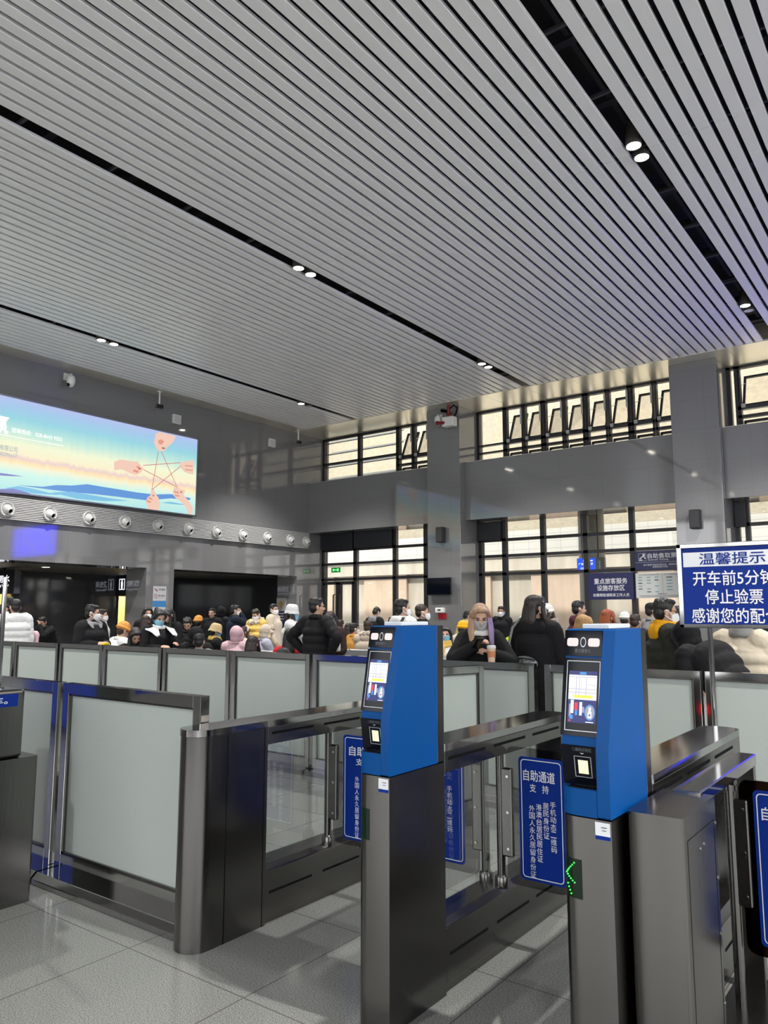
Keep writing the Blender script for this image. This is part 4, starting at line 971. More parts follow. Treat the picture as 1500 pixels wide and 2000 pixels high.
ri = [ce+V((0, .042*math.cos(2*math.pi*i/n), .05*math.sin(2*math.pi*i/n))) for i in range(n)]; ro = [ce+V((0, .054*math.cos(2*math.pi*i/n), .064*math.sin(2*math.pi*i/n))) for i in range(n)]
mb.add(ri+ro, [(i, n+i, n+(i+1) % n, (i+1) % n) for i in range(n)], 1); mb.beam(ce+V((0, -.03, .04)), ce+V((0, .03, -.04)), .012, .001, up=(1, 0, 0), mi=1)
mb.beam((PX+.001, 13.08, 2.26), (PX+.001, 13.17, 2.19), .03, .001, up=(1, 0, 0), mi=1)
for k in range(6): mb.box(PX, PX+.001, 13.10, 13.40, 1.68-.05*k, 1.69-.05*k, 2)
mb.build('print', [mat('print_dark', (.06, .05, .06), .5), mat('print_dark_red', (.25, .03, .05), .5), mat('print_pale_grey', (.35, .36, .38), .5)], t)
t = thing('police_notice', (-18.3, 18.72, 1.3), 'white and navy notice with a round emblem at the passage end', 'notice board')
MB().box(-18.54, -18.12, 18.70, 18.728, 1.66, 2.10).build('white_half', mat('notice_board_white', (.42, .44, .44), .4), t)
MB().box(-18.54, -18.12, 18.70, 18.728, 1.10, 1.655).build('navy_half', M_NAVY, t)
mb = MB().lathe([(0, 0), (.075, 0), (.075, .002)], (-18.34, 18.699, 1.90), (0, -1, 0), 20, 0).lathe([(.075, 0), (.095, 0), (.095, .002)], (-18.34, 18.698, 1.90), (0, -1, 0), 20, 1).box(-18.40, -18.28, 18.697, 18.699, 1.76, 1.80, 1)
mb.build('emblem', [mat('emblem_red', (.30, .05, .04), .4), mat('emblem_gold', (.45, .30, .08), .4)], t)
mb = MB()
for k, w in ((0, .30), (1, .26), (2, .30), (3, .18)): mb.box(-18.34-w/2, -18.34+w/2, 18.697, 18.699, 1.56-.09*k, 1.60-.09*k)
mb.build('print', mat('notice_pale_print', (.40, .42, .46), .5), t)
# ---------------------------------------------------------------- people
M_SKIN = mat('skin', (.56, .34, .24), .55, noise=(14, .06, (1, 1, 1)))
M_EYE = mat('eye_dark', (.012, .009, .008), .2)
M_MASKW = mat('mask_white', (.78, .79, .80), .8)
M_MASKB = mat('mask_blue', (.22, .50, .66), .8)
M_MASKP = mat('mask_patterned', (.40, .39, .39), .8, noise=(42, .98, (1, 1, 1)))
M_SHOE = mat('dark_shoe', (.02, .02, .02), .5)
def cloth(name, col, rough=.8, fuzz=False): return mat(name, col, rough, noise=(9, .13, (1, 1, 1)), bump=(55 if fuzz else 14, .9 if fuzz else .45, (1, 1, 1)), spec=.25)
def hairm(name, col): return mat(name, col, .42, noise=(60, .35, (1, 1, .08)), bump=(90, .5, (1, 1, .06)))
C_ = {k: cloth('cloth_'+k, v) for k, v in dict(black=(.0075, .0075, .009), navy=(.008, .013, .028), white=(.72, .73, .72), cream=(.62, .54, .42), beige=(.50, .42, .33), offwhite=(.62, .61, .56), brown=(.035, .02, .016),
     yellow=(.66, .45, .12), mustard=(.50, .25, .05), olive=(.028, .028, .022), maroon=(.055, .012, .022), pink=(.62, .42, .46), red=(.50, .02, .03), grey=(.24, .24, .25), orange=(.66, .30, .07),
     hoodyellow=(.80, .38, .012), lavender=(.42, .42, .52), lime=(.42, .58, .02), darkgreen=(.03, .036, .032), sand=(.52, .40, .22), blue=(.03, .06, .16), check=(.25, .25, .25), furcream=(.60, .52, .42), rust=(.30, .07, .015)).items()}
C_['furcream'] = cloth('fur_cream', (.60, .52, .42), .9, True); C_['furgrey'] = cloth('fur_grey', (.30, .27, .25), .9, True)
H_ = {k: hairm('hair_'+k, v) for k, v in dict(black=(.008, .007, .007), brown=(.03, .015, .010), darkbrown=(.016, .010, .008), blond=(.50, .29, .11), ash=(.42, .26, .16), red=(.26, .055, .012), grey=(.10, .095, .09), purple=(.30, .22, .42)).items()}
def cr(pts, rad, ds=.03):
    """smooth resampling of a chain of points and (a, b) radii"""
    P = [V(p) for p in pts]; R = [(r, r) if not isinstance(r, tuple) else r for r in rad]; oP, oR, oS = [], [], []; tot = 0
    for i in range(len(P)-1):
        p0, p1, p2, p3 = P[max(i-1, 0)], P[i], P[i+1], P[min(i+2, len(P)-1)]; n = max(2, int((p2-p1).length/ds))
        for k in range(n):
            t = k/n; q = .5*((2*p1)+(p2-p0)*t+(2*p0-5*p1+4*p2-p3)*t*t+(3*p1-p0-3*p2+p3)*t*t*t); u = t*t*(3-2*t)
            oP.append(q); oR.append(tuple(R[i][j]*(1-u)+R[i+1][j]*u for j in (0, 1)))
    oP.append(P[-1]); oR.append(R[-1])
    for i in range(len(oP)): tot += (oP[i]-oP[i-1]).length if i else 0; oS.append(tot)
    return oP, oR, oS
def limb(mb, pts, rad, puff=0, pitch=.09, side=None, n=14, ds=.025):
    P, R, Sx = cr(pts, rad, ds if not puff else .016)
    if puff: R = [(a*(1+puff*(abs(math.sin(math.pi*s/pitch))**.6-.6)), b*(1+puff*(abs(math.sin(math.pi*s/pitch))**.6-.6))) for (a, b), s in zip(R, Sx)]
    return mb.tube(P, R, n, side)
def ik(Sh, T, l1, l2, hint):
    d = T-Sh; L = min(d.length, (l1+l2)*.995); dn = d.normalized(); T = Sh+dn*L
    a = (l1*l1-l2*l2+L*L)/(2*L); h = math.sqrt(max(l1*l1-a*a, 0)); hp = V(hint)-dn*V(hint).dot(dn); hp.normalize()
    return Sh+dn*a+hp*h, T
def hand(mb, w, d, pn, side, curl=.6, spread=.0):
    """palm, four fingers of unequal length, thumb; d = direction of the hand, pn = palm normal"""
    d = d.normalized(); pn = (pn-d*pn.dot(d)).normalized(); x = d.cross(pn)*side              # x towards the thumb
    k = w+d*.085
    mb.tube([w-d*.01, w+d*.03, w+d*.06, k], [(.022, .019), (.033, .016), (.038, .014), (.036, .012)], 12, x)
    for i, (o, L) in enumerate(((.029, .070), (.010, .078), (-.009, .072), (-.027, .057))):
        p = k+x*o-d*.006; pts = [p-d*.012]; a = curl*.35; q = p
        for j, f in enumerate((.42, .32, .26)):
            dd = (d+x*o*spread*6)*math.cos(a)+pn*math.sin(a); pts.append(q); q = q+dd.normalized()*L*f; a += curl*(.85, .8, .6)[j]
        pts.append(q); mb.tube(pts, [.0095, .0092, .0085, .0078, .0066], 8)
    b = w+d*.022+x*.028; t1 = b+x*.022+d*.026+pn*.010; t2 = t1+d*.028+pn*.012*(1+curl)-x*.002; t3 = t2+d*.022+pn*.010*curl-x*.006
    mb.tube([b-x*.012, b, t1, t2, t3], [.015, .0145, .0118, .0100, .0080], 8)
DIAG = []
def person(label, px, py, r, facing=0, pose='stand', lean=0, twist=0, turn=0, pitch=5, jacket='black', bulk=1.0, puff=0, length=.12, trousers='black', hair='black', style='short', mask=None,
           hat=None, hatc='white', hood=None, collar=None, scarf=None, armL='down', armR='down', fine=False, brow=True, glasses=False, shirt=None, hairtip=None, cape=False, s_force=None, curlL=.5, curlR=.5, hunch=0, group='waiting passengers', cap_len=None, sw=.165):
    le = math.radians(lean); hip = V((0, 0, .93 if pose == 'stand' else .52))
    if lean > 15 and pose == 'stand': hip = V((0, -.10*math.sin(le), .92))
    tw = Matrix.Rotation(math.radians(-twist), 3, 'Z')
    def sp(h, ex=0): a = le+math.radians(hunch)*ex; return V((0, math.sin(a)*h, math.cos(a)*h))
    waist, chest, nb = hip+sp(.14), hip+sp(.36, .5), hip+sp(.52, 1)
    nd = V((0, math.sin(le*.6+math.radians(hunch+pitch*.35)), math.cos(le*.6+math.radians(hunch+pitch*.35))))
    hc = nb+nd*.145
    Hm = Matrix.Translation(hc) @ Matrix.Rotation(math.radians(turn), 4, 'Z') @ Matrix.Rotation(math.radians(-pitch-lean*.25), 4, 'X')
    tgt = at_dist(px, py, r); s = s_force or tgt.z/hc.z
    sg = ray(px, py); az = math.atan2(sg.y, sg.x); rz = az-math.radians(facing)-math.pi/2
    R2 = Matrix.Rotation(rz, 3, 'Z'); off = R2 @ (hc*s); root = V((tgt.x-off.x, tgt.y-off.y, 0))
    DIAG.append((label[:40], round(s, 2), round(root.x, 2), round(root.y, 2)))
    t = thing('person', root, label, 'person', group, rz)
    def pb(mb, name, m, parent=None, **k):
        mb.v = [(x*s, y*s, z*s) for x, y, z in mb.v]; return mb.build(name, m, parent or t, local=True, **k)
    side = tw @ V((1, 0, 0)); fw = tw @ V((0, 1, 0))
    Sh = {q: nb + tw @ V((q*sw, -.01, 0)) - sp(.05, 1) for q in (-1, 1)}
    pres = dict(down=V((.25, .04, .80)), pocket=V((.23, .14, .90)), phone=V((.07, .33, 1.14)), chest=V((.10, .24, 1.16)), lap=V((.09, .36, .60)), hips=V((.23, .02, 1.02)), mouth=None, reach=V((.18, .48, 1.22)), cross=V((-.06, .24, 1.12)))
    hands = {}
    for q, spec in ((-1, armL), (1, armR)):
        if spec == 'mouth': T = hc + tw @ V((q*.03, .13, -.07)); hint = V((q*.5, -.1, -1))
        elif isinstance(spec, str):
            b = pres[spec].copy(); b.x *= q; T = b
            if pose == 'sit' and spec == 'down': T = V((q*.16, .30, .60))
            if lean and spec != 'lap': T = T + V((0, math.sin(le)*.35, -(1-math.cos(le))*.25))
            if pose == 'sit' and spec not in ('lap', 'down'): T = T - V((0, 0, .41))
            hint = V((q*1.0, -.35, -.1)) if spec == 'hips' else V((q*.55, -.5, -.75))
        else: T = V(spec[:3]); hint = V(spec[3:]) if len(spec) > 3 else V((q*.6, -.4, -.7))
        T = tw @ T if not (spec == 'mouth') else T
        E, T = ik(Sh[q], T, .285, .255, tw @ hint); hands[q] = (E, T)
    # ---- skin: one continuous figure
    mb = MB()
    limb(mb, [hip-V((0, 0, .06)), hip+sp(.02), waist, chest, nb-sp(.03, 1), nb+nd*.0], [(.15, .11), (.145, .11), (.125, .095), (.145, .11), (.10, .075), (.058, .058)], side=side)
    mb.tube([nb-nd*.04, nb+nd*.05, hc-nd*.03], [.060, .052, .055], 14)
    hp = lambda x, y, z: Hm @ V((x, y, z)); hr = Hm.to_3x3()
    for c, rr in (((0, -.014, .034), (.076, .095, .086)), ((0, .020, -.018), (.066, .070, .082)), ((0, .028, -.055), (.052, .055, .052)), ((0, .058, -.092), (.022, .022, .018)), ((.078, -.012, -.006), (.010, .021, .031)), ((-.078, -.012, -.006), (.010, .021, .031)),
                  ((.034, .062, -.022), (.026, .022, .022)), ((-.034, .062, -.022), (.026, .022, .022)), ((0, .078, .028), (.05, .012, .010)), ((0, .083, -.058), (.025, .010, .011))):
        mb.ell(hp(*c), rr, 14, 10, hr)
    mb.tube([hp(0, .083, .024), hp(0, .096, .0), hp(0, .107, -.020), hp(0, .092, -.030)], [.010, .0115, .0145, .011], 10)
    for q in (-1, 1):
        E, T = hands[q]; limb(mb, [Sh[q], Sh[q]*.5+E*.5, E, E*.5+T*.5, T], [.050, .044, .038, .036, .027], n=12)
        d = (T-E).normalized(); pn = V((-q, 0, 0)) if abs(d.z) > .7 else V((-q*.6, 0, -.6))
        hand(mb, T, d, tw @ pn if True else pn, q*1.0, curlL if q < 0 else curlR)
        h0 = hip+V((q*.085, 0, -.02))
        if pose == 'sit': kn, an = V((q*.11, .42, .50)), V((q*.11, .40, .09))
        else: kn, an = V((q*.10, .015 - (.02 if lean > 15 else 0), .49)), V((q*.10, -.02, .09))
        limb(mb, [h0, (h0+kn)/2, kn, (kn+an)/2+V((0, -.015, .03)), an], [.082, .075, .056, .052, .038], n=12)
        mb.tube([an+V((0, -.035, -.04)), an+V((0, .05, -.055)), an+V((0, .14, -.066))], [.036, .035, .022], 10)
    pb(mb, 'body', M_SKIN, remesh=(.0065 if fine else .010)*s, smooth_it=2)
    if not (facing % 360 < 25 or facing % 360 > 335) or turn:
        for q in (-1, 1):
            mb = MB(); mb.ell(hp(q*.031, .081, .010), (.0135, .007, .0058), 10, 6, hr)
            if brow: mb.tube([hp(q*.016, .092, .030), hp(q*.033, .090, .034), hp(q*.050, .078, .029)], [.0035, .0038, .0025], 6)
            pb(mb, 'eye', M_EYE)
        if mask is None:
            mb = MB(); mb.tube([hp(-.024, .087, -.058), hp(0, .0945, -.057), hp(.024, .087, -.058)], [.003, .0055, .003], 8); pb(mb, 'lips', mat('lip_colour', (.36, .14, .12), .45))
    # ---- trousers and shoes
    mb = MB()
    for q in (-1, 1):
        h0 = hip+V((q*.085, 0, 0)); 
        if pose == 'sit': kn, an = V((q*.11, .43, .50)), V((q*.11, .40, .10))
        else: kn, an = V((q*.10, .015, .49)), V((q*.10, -.02, .10))
        limb(mb, [h0, (h0+kn)/2, kn, (kn+an)/2, an], [.105, .098, .078, .072, .066], n=12)
    mb.ell(hip, (.165, .125, .12), 14, 10); pb(mb, 'trousers', C_[trousers], remesh=.014*s, smooth_it=2)
    mb = MB()
    for q in (-1, 1):
        an = V((q*.11, .40, .09)) if pose == 'sit' else V((q*.10, -.02, .09))
        mb.tube([an+V((0, -.045, -.042)), an+V((0, .04, -.048)), an+V((0, .15, -.058))], [(.045, .045), (.045, .042), (.036, .028)], 12)
    pb(mb, 'shoes', M_SHOE)
    # ---- jacket
    B = bulk; mb = MB(); hem = hip-V((0, 0, length)) if pose == 'stand' else hip-V((0, -.02, .02))
    fl = 1+max(0, length-.15)*.6
    puff *= 1.9
    limb(mb, [hem, hip+sp(.0), waist, chest, nb-sp(.065, 1), nb-sp(.0, 1)], [(.185*B*fl, .145*B*fl), (.18*B, .145*B), (.172*B, .14*B), (.182*B, .15*B), (.15*B**.5, .115*B**.5), (.078, .078)], puff, .105, side, 22)
    for q in (-1, 1):
        E, T = hands[q]; k = B**.8; cu = E+(T-E)*(.93 if fine else .97)
        limb(mb, [Sh[q]-tw @ V((q*.05, 0, 0)), Sh[q], Sh[q]*.45+E*.55, E, E*.45+cu*.55, cu], [.085*k, .082*k, .072*k, .062*k, .056*k, .046*k], puff, .10, n=14)
    jk = pb(mb, 'jacket', C_[jacket], remesh=(.010 if fine or puff else .014)*s, smooth_it=1 if puff else 2)
    cc = nb+nd*.025
    def ringtube(c, ra, rb, rt, tilt=0, n=20, open_=0):
        Rm = Matrix.Rotation(math.radians(-(lean*.7+tilt)), 3, 'X'); pts = []
        for i in range(n+1):
            a = math.pi/2+open_/2+(2*math.pi-open_)*i/n; pts.append(c+tw @ (Rm @ V((ra*math.cos(a), rb*math.sin(a), 0))))
        return pts
    if collar != 'none':
        cm = collar or jacket; m2 = MB()
        m2.tube(ringtube(cc, .078, .074, .02, 10), [(.016, .030)]*21, 10); m2.tube(ringtube(cc-nd*.02, .088, .082, .02, 8), [(.018, .026)]*21, 10)
        pb(m2, 'collar', C_[cm], remesh=.010*s, smooth_it=2)
    if collar == 'grey':
        m2 = MB()
        for q in (-1, 1): m2.tube([cc+tw @ V((q*.07, .02, .03)), cc+tw @ V((q*.085, .075, -.02)), cc+tw @ V((q*.07, .115, -.085))], [(.035, .012), (.045, .012), (.02, .01)], 10, V((1, 0, 0)))
        pb(m2, 'lapel', C_[collar])
    if shirt:
        m2 = MB(); m2.tube([nb+tw @ V((0, .055, .02)), chest+tw @ V((0, .135*B, .04)), waist+tw @ V((0, .142*B, .05))], [(.035, .03), (.055, .03), (.035, .03)], 12, V((1, 0, 0))); pb(m2, 'shirt', C_[shirt])
    if hood:                                                     # hood lying on the back, or drawn up
        m2 = MB()
        if hood[0] == 'up':
            m2.ell(hp(0, -.030, .030), (.108, .112, .125), 18, 12, hr); m2.ell(hp(0, -.02, -.06), (.10, .10, .09), 16, 10, hr); m2.tube([hp(-.085, .05, -.07), hp(-.098, .06, .02), hp(-.06, .062, .105), hp(0, .064, .128), hp(.06, .062, .105), hp(.098, .06, .02), hp(.085, .05, -.07)], .020, 10)
        else:
            m2.ell(nb+tw @ V((0, -.085*B, -.03)), (.135, .045, .085), 18, 10); m2.tube(ringtube(cc-nd*.015, .105, .095, .03, 14, open_=.9), [(.026, .034)]*21, 10)
        pb(m2, 'hood', C_[hood[1]], remesh=.012*s, smooth_it=3)
        if len(hood) > 2:
            m3 = MB(); rr = random.Random(px)
            pth = ringtube(cc-nd*.01, .125, .125, .03, 16) if hood[0] != 'up' else [hp(-.09, .055, -.06), hp(-.105, .065, .02), hp(-.065, .068, .11), hp(0, .07, .135), hp(.065, .068, .11), hp(.105, .065, .02), hp(.09, .055, -.06)]
            for p in pth:
                for _ in range(5): m3.ell(V(p)+V((rr.uniform(-.03, .03), rr.uniform(-.03, .03), rr.uniform(-.03, .03))), [rr.uniform(.02, .036)]*3, 8, 6)
            pb(m3, 'fur_trim', C_[hood[2]], remesh=.011*s, smooth_it=1)
    if scarf:
        m2 = MB(); rr = random.Random(px+1)
        for k in range(3): m2.tube(ringtube(cc+V((0, 0, .022-.026*k)), .090+.008*k, .088+.008*k, .02, 8+4*k), [(.026, .024)]*21, 10)
        m2.tube([cc+tw @ V((.03, .10, -.02)), cc+tw @ V((.04, .135, -.10)), cc+tw @ V((.045, .15*B, -.22))], [(.045, .016)]*3, 10, V((1, 0, 0)))
        pb(m2, 'scarf', C_[scarf], remesh=.010*s, smooth_it=2)
    # ---- hair
    if style and not (hood and hood[0] == 'up'):
        mb = MB()
        mb.ell(hp(0, -.024, .052), (.0835, .094, .080), 18, 12, hr)
        if style != 'thin': mb.ell(hp(0, .030, .094), (.062, .052, .030), 14, 8, hr); mb.ell(hp(0, -.050, -.004), (.074, .060, .078), 14, 10, hr)
        else: mb.ell(hp(0, -.052, .0), (.074, .056, .07), 14, 10, hr)
        if style == 'short':
            rr = random.Random(int(px*7))
            for _ in range(14): a = rr.uniform(0, 6.28); mb.ell(hp(.06*math.cos(a), -.015+.065*math.sin(a), .088+rr.uniform(0, .022)), (.024, .026, .018), 8, 6, hr)
            for q in (-1, 1): mb.ell(hp(q*.074, .012, .030), (.012, .022, .034), 10, 6, hr)
        if style in ('bob', 'long', 'pony', 'bun'):
            for q in (-1, 1): mb.tube([hp(q*.052, .045, .088), hp(q*.078, .030, .03), hp(q*.079, .0, -.02)], [(.020, .03), (.018, .032), (.016, .026)], 10)
        dn = V((0, 0, -1))
        if style in ('bob', 'long'):
            L = cap_len or (.15 if style == 'bob' else .34)
            for q in (-1, 1):
                a = hp(q*.078, .008, .0); o = hr @ V((q*.016, .018, 0)); mb.tube([hp(q*.074, .020, .05), a, a+dn*L*.45+o*.7, a+dn*L*.8+o*1.1, a+dn*L+o], [(.026, .034), (.026, .040), (.028, .044), (.024, .036), (.012, .018)], 12)
            a = hp(0, -.080, -.01); o = hr @ V((0, -.012, 0)); mb.tube([hp(0, -.06, .06), a, a+dn*L*.5+o, a+dn*L*.85+o*1.2, a+dn*L*1.0+o], [(.075, .04), (.082, .042), (.092, .045), (.085, .035), (.05, .016)], 14, hr @ V((1, 0, 0)))
        if style == 'pony': mb.tube([hp(0, -.085, .085), hp(0, -.145, .085), hp(0, -.165, .02), hp(0, -.155, -.10)], [.022, .034, .030, .012], 10)
        if style == 'bun': mb.ell(hp(0, -.075, .115), (.042, .042, .038), 12, 8, hr)
        pb(mb, 'hair', H_[hair], remesh=(.0075 if fine else .010)*s, smooth_it=1)
        if hairtip:
            mb = MB()
            for q in hairtip[1]:
                a = hp(q*.080, .02, .03); o = hr @ V((q*.016, .022, 0)); mb.tube([hp(q*.05, .055, .088), a, a+dn*.10+o, a+dn*.20+o*1.2, a+dn*.33+o*1.25], [(.012, .018), (.016, .026), (.018, .028), (.018, .026), (.009, .010)], 10)
            pb(mb, 'dyed_strand', H_[hairtip[0]])
    # ---- hats
    if hat:
        mb = MB(); ax = hr @ V((0, 0, 1))
        if hat == 'bucket': mb.lathe([(.0, .155), (.062, .151), (.094, .125), (.108, .080), (.113, .040), (.134, -.012), (.129, -.018), (.106, .025)], hp(0, -.010, 0), ax, 26)
        elif hat == 'beanie': mb.ell(hp(0, -.020, .060), (.095, .108, .098), 20, 12, hr); mb.tube([hp(.096*math.cos(a), -.015+.108*math.sin(a), .040) for a in [6.283*i/20 for i in range(21)]], [(.016, .024)]*21, 8)
        elif hat == 'cap': mb.ell(hp(0, -.012, .062), (.092, .106, .082), 18, 12, hr); mb.tube([hp(0, .07, .065), hp(0, .12, .055), hp(0, .165, .045)], [(.075, .010), (.070, .008), (.04, .006)], 12, hr @ V((1, 0, 0)))
        elif hat == 'band': mb.tube([hp(.092*math.cos(a), .0, .045+.09*math.sin(a)) for a in [math.pi*i/12 for i in range(13)]], [(.022, .030)]*13, 8)
        pb(mb, hat if hat != 'band' else 'headband', C_[hatc], remesh=.011*s, smooth_it=2)
    # ---- mask
    if mask:
        m = dict(w=M_MASKW, b=M_MASKB, p=M_MASKP)[mask]; mb = MB(); nu, nv = 12, 8; pts = []
        for j in range(nv+1):
            v = j/nv
            for i in range(nu+1):
                u = -1+2*i/nu; ph = u*math.radians(78); e = abs(u)**2
                zt = .004-.022*e; zb = -.112+.050*e; z = zt+(zb-zt)*v; rx, ry = .076, .086*(1-.10*max(0, v-.5)); bul = (.022 if mask == 'w' else .010)*math.sin(math.pi*min(1, v*.9+.08))*math.cos(ph)**2
                pts.append(hp(rx*math.sin(ph)*(1-.12*max(0, v-.4)), .010+(ry+bul)*math.cos(ph)+.004, z))
        mb.add(pts, [(j*(nu+1)+i, (j+1)*(nu+1)+i, (j+1)*(nu+1)+i+1, j*(nu+1)+i+1) for j in range(nv) for i in range(nu)], 0, True)
        for q in (-1, 1):
            mb.tube([hp(q*.074, .03, -.018), hp(q*.080, .0, .018), hp(q*.083, -.026, .014)], .0022, 6); mb.tube([hp(q*.070, .028, -.062), hp(q*.078, .0, -.045), hp(q*.083, -.026, -.03)], .0022, 6)
        o = pb(mb, 'face_mask', m); sm = o.modifiers.new('thickness', 'SOLIDIFY'); sm.thickness = .003*s; sm.offset = 1
    if glasses:
        mb = MB()
        for q in (-1, 1): mb.tube([hp(q*.034+.022*math.cos(a), .100, .010+.018*math.sin(a)) for a in [6.283*i/14 for i in range(15)]], .0022, 6); mb.tube([hp(q*.056, .098, .014), hp(q*.078, .05, .016), hp(q*.082, -.02, .012)], .0022, 6)
        mb.tube([hp(-.012, .102, .012), hp(.012, .102, .012)], .0022, 6); pb(mb, 'glasses', M_LENS)
    def world(v): return R2 @ (V(v)*s) + root
    return dict(root=t, world=world, hands={q: world(hands[q][1]) for q in (-1, 1)}, R=R2, s=s, nb=world(nb), chest=world(chest), hip=world(hip), obj=t, rz=rz)
P = {}
def add(k, *a, **kw): P[k] = person(*a, **kw)
# nearest figures
add('drink', 'woman in black coat with ash blond and violet hair leaning over an orange drink', 938, 1206, 7.25, 176, pitch=22, lean=8, jacket='black', bulk=1.04, sw=.138, hair='ash', style='long', mask='p', collar='offwhite', scarf=None, hairtip=('purple', (-1,)), fine=True, curlL=1.5, curlR=.9, length=.3,
    armL=(-.075, .30, 1.265, -.8, -.1, -.6), armR=(.065, .285, 1.33, .8, -.1, -.6))
add('longhair', 'woman in black coat seen from behind with a dark brown bob and silver bag', 1046, 1189, 7.5, 22, turn=-25, pitch=0, jacket='black', bulk=1.12, hair='darkbrown', style='bob', cap_len=.20, mask='w', length=.35, fine=True, armL='pocket', armR='pocket', collar='black', hood=('down', 'black'))
add('yellowhood', 'man in olive jacket with a bright yellow hood and white mask', 1300, 1196, 7.35, 74, pitch=6, jacket='olive', bulk=1.18, puff=.05, hair='black', style='short', mask='w', hood=('down', 'hoodyellow'), scarf='hoodyellow', collar='hoodyellow', fine=True, armL='pocket', armR='pocket', glasses=True, length=.2)
add('bent', 'hunched person in black quilted coat with the hood drawn up, under the reminder sign', 1340, 1246, 7.0, 310, lean=26, pitch=20, jacket='black', bulk=1.22, puff=.07, hood=('up', 'black'), style=None, armL='chest', armR='chest', length=.3, hunch=18)
add('cream', 'person in cream padded coat with a checked scarf, mostly behind the reminder sign', 1448, 1212, 7.4, 18, pitch=0, jacket='cream', bulk=1.45, puff=.08, hair='black', style='short', scarf='check', length=.25, armL='pocket', armR='pocket')
add('dkgreen', 'person in dark green coat at the edge of the picture behind the reminder sign', 1500, 1200, 8.6, 15, jacket='darkgreen', bulk=1.3, puff=.05, hair='black', style='short', length=.3)
add('blackside', 'person in black standing between the yellow hood and the reminder sign', 1333, 1205, 9.2, 60, jacket='black', hair='black', style='short', bulk=1.2)
add('blondhood', 'woman with honey blond hair and a cream fleece, behind the second blue gate head', 1140, 1223, 8.2, 25, jacket='cream', bulk=1.35, hair='blond', style='bob', length=.15, hood=('down', 'cream'), armL='chest', armR='chest')
add('maroon', 'man in dark maroon coat looking across the hall by the navy sign', 1131, 1190, 12.2, 76, turn=6, jacket='maroon', bulk=1.15, puff=.04, hair='black', style='short', armL='pocket', armR='pocket', hood=('down', 'maroon'))
add('redhair', 'person with rust red hair beside the honey blond woman', 1187, 1208, 10.7, 30, jacket='black', hair='red', style='bob', bulk=1.1)
add('whitehat', 'person in a pale knitted hat behind the second blue gate head', 1221, 1211, 13.5, 20, jacket='maroon', hair='black', style='short', hat='beanie', hatc='offwhite', bulk=1.1)
add('brownhead', 'person with short dark brown hair left of the yellow hood', 1241, 1215, 12.0, 20, jacket='black', hair='brown', style='short', bulk=1.1)
add('capman', 'person in dark cap just behind the man with the yellow hood', 1273, 1194, 13.5, 60, jacket='grey', hair='black', style='short', hat='cap', hatc='black')
add('scarfwoman', 'woman in cream hat, yellow scarf and black coat with a blue mask', 1067, 1199, 11.8, 235, pitch=10, turn=0, jacket='black', bulk=1.2, hair='brown', style='bob', mask='b', hat='beanie', hatc='offwhite', scarf='hoodyellow', armL='chest', armR='chest', hood=('down', 'black', 'furgrey'))
add('limebag', 'distant man in black coat and white mask carrying a lime bag', 979, 1195, 18.5, 195, jacket='black', bulk=1.15, hair='black', style='short', mask='w', armL='down', armR='pocket')
add('balding', 'balding man in black coat with white mask by the television column', 825, 1197, 11.3, 82, pitch=4, jacket='black', hair='brown', style='thin', mask='w', bulk=1.1)
add('whiteman', 'big man in white jacket with black backpack strap and white mask', 786, 1189, 10.4, 48, turn=-20, pitch=2, jacket='white', bulk=1.28, hair='black', style='short', mask='w', armL='pocket', armR='pocket', fine=True, hood=('down', 'white'))
add('bowed', 'standing person in black jacket and grey hood with bowed head by the door', 735, 1197, 18.2, 40, pitch=38, lean=10, jacket='black', bulk=1.2, hair='black', style='short', hood=('down', 'grey'), armL='chest', armR='chest', mask='w')
add('quilt', 'man in black quilted jacket and glasses with hands on his hips', 619, 1186, 10.6, 38, turn=-35, pitch=2, jacket='black', bulk=1.10, puff=.07, hair='black', style='short', armL='hips', armR='hips', fine=True, glasses=True)
add('brownwoman', 'woman in dark brown coat and blue mask looking down, with a canvas tote', 645, 1211, 11.3, 225, pitch=34, lean=6, jacket='brown', bulk=1.12, hair='darkbrown', style='long', mask='b', shirt='white', armL='chest', armR='chest', fine=True, length=.3)
add('buckethat', 'woman in white bucket hat, white jacket and blue mask holding a drink pouch', 571, 1198, 12.8, 96, pitch=4, jacket='white', bulk=1.2, hair='darkbrown', style='bob', mask='b', hat='bucket', hatc='white', armL='reach', armR='reach', fine=True)
add('creamman', 'tall young man in cream jacket and white mask by the round emblem notice', 535, 1191, 17.6, 112, turn=-18, jacket='cream', bulk=1.25, hair='black', style='short', mask='w', armL='pocket', armR='pocket')
add('yellowcoat', 'person in yellow padded coat holding a clear plastic bag', 500, 1201, 16.8, 215, pitch=28, jacket='yellow', bulk=1.25, puff=.05, hair='darkbrown', style='short', mask='w', armL='chest', armR='chest', hood=('down', 'yellow', 'furcream'))
add('navyman', 'man in navy coat holding a hand to his white mask', 459, 1193, 17.8, 78, jacket='navy', bulk=1.2, hair='black', style='short', mask='w', armL='pocket', armR='mouth', length=.35)
add('darkone', 'person in black with hood up standing against the dark passage, next to the navy coat', 432, 1196, 19.3, 30, jacket='black', bulk=1.15, hood=('up', 'black'), style=None, length=.35)
add('darktwo', 'person in black with bare head in the dark passage, away from the navy coat', 414, 1198, 18.8, 200, jacket='black', hair='black', style='short', bulk=1.1)
add('collarwoman', 'woman with ponytail, blue mask and black dress with a big white scalloped collar', 311, 1207, 11.6, 150, pitch=24, turn=-6, jacket='black', bulk=1.08, hair='black', style='pony', mask='b', shirt=None, collar='white', armL=(-.15, .30, 1.20), armR='chest', fine=True, length=.3)
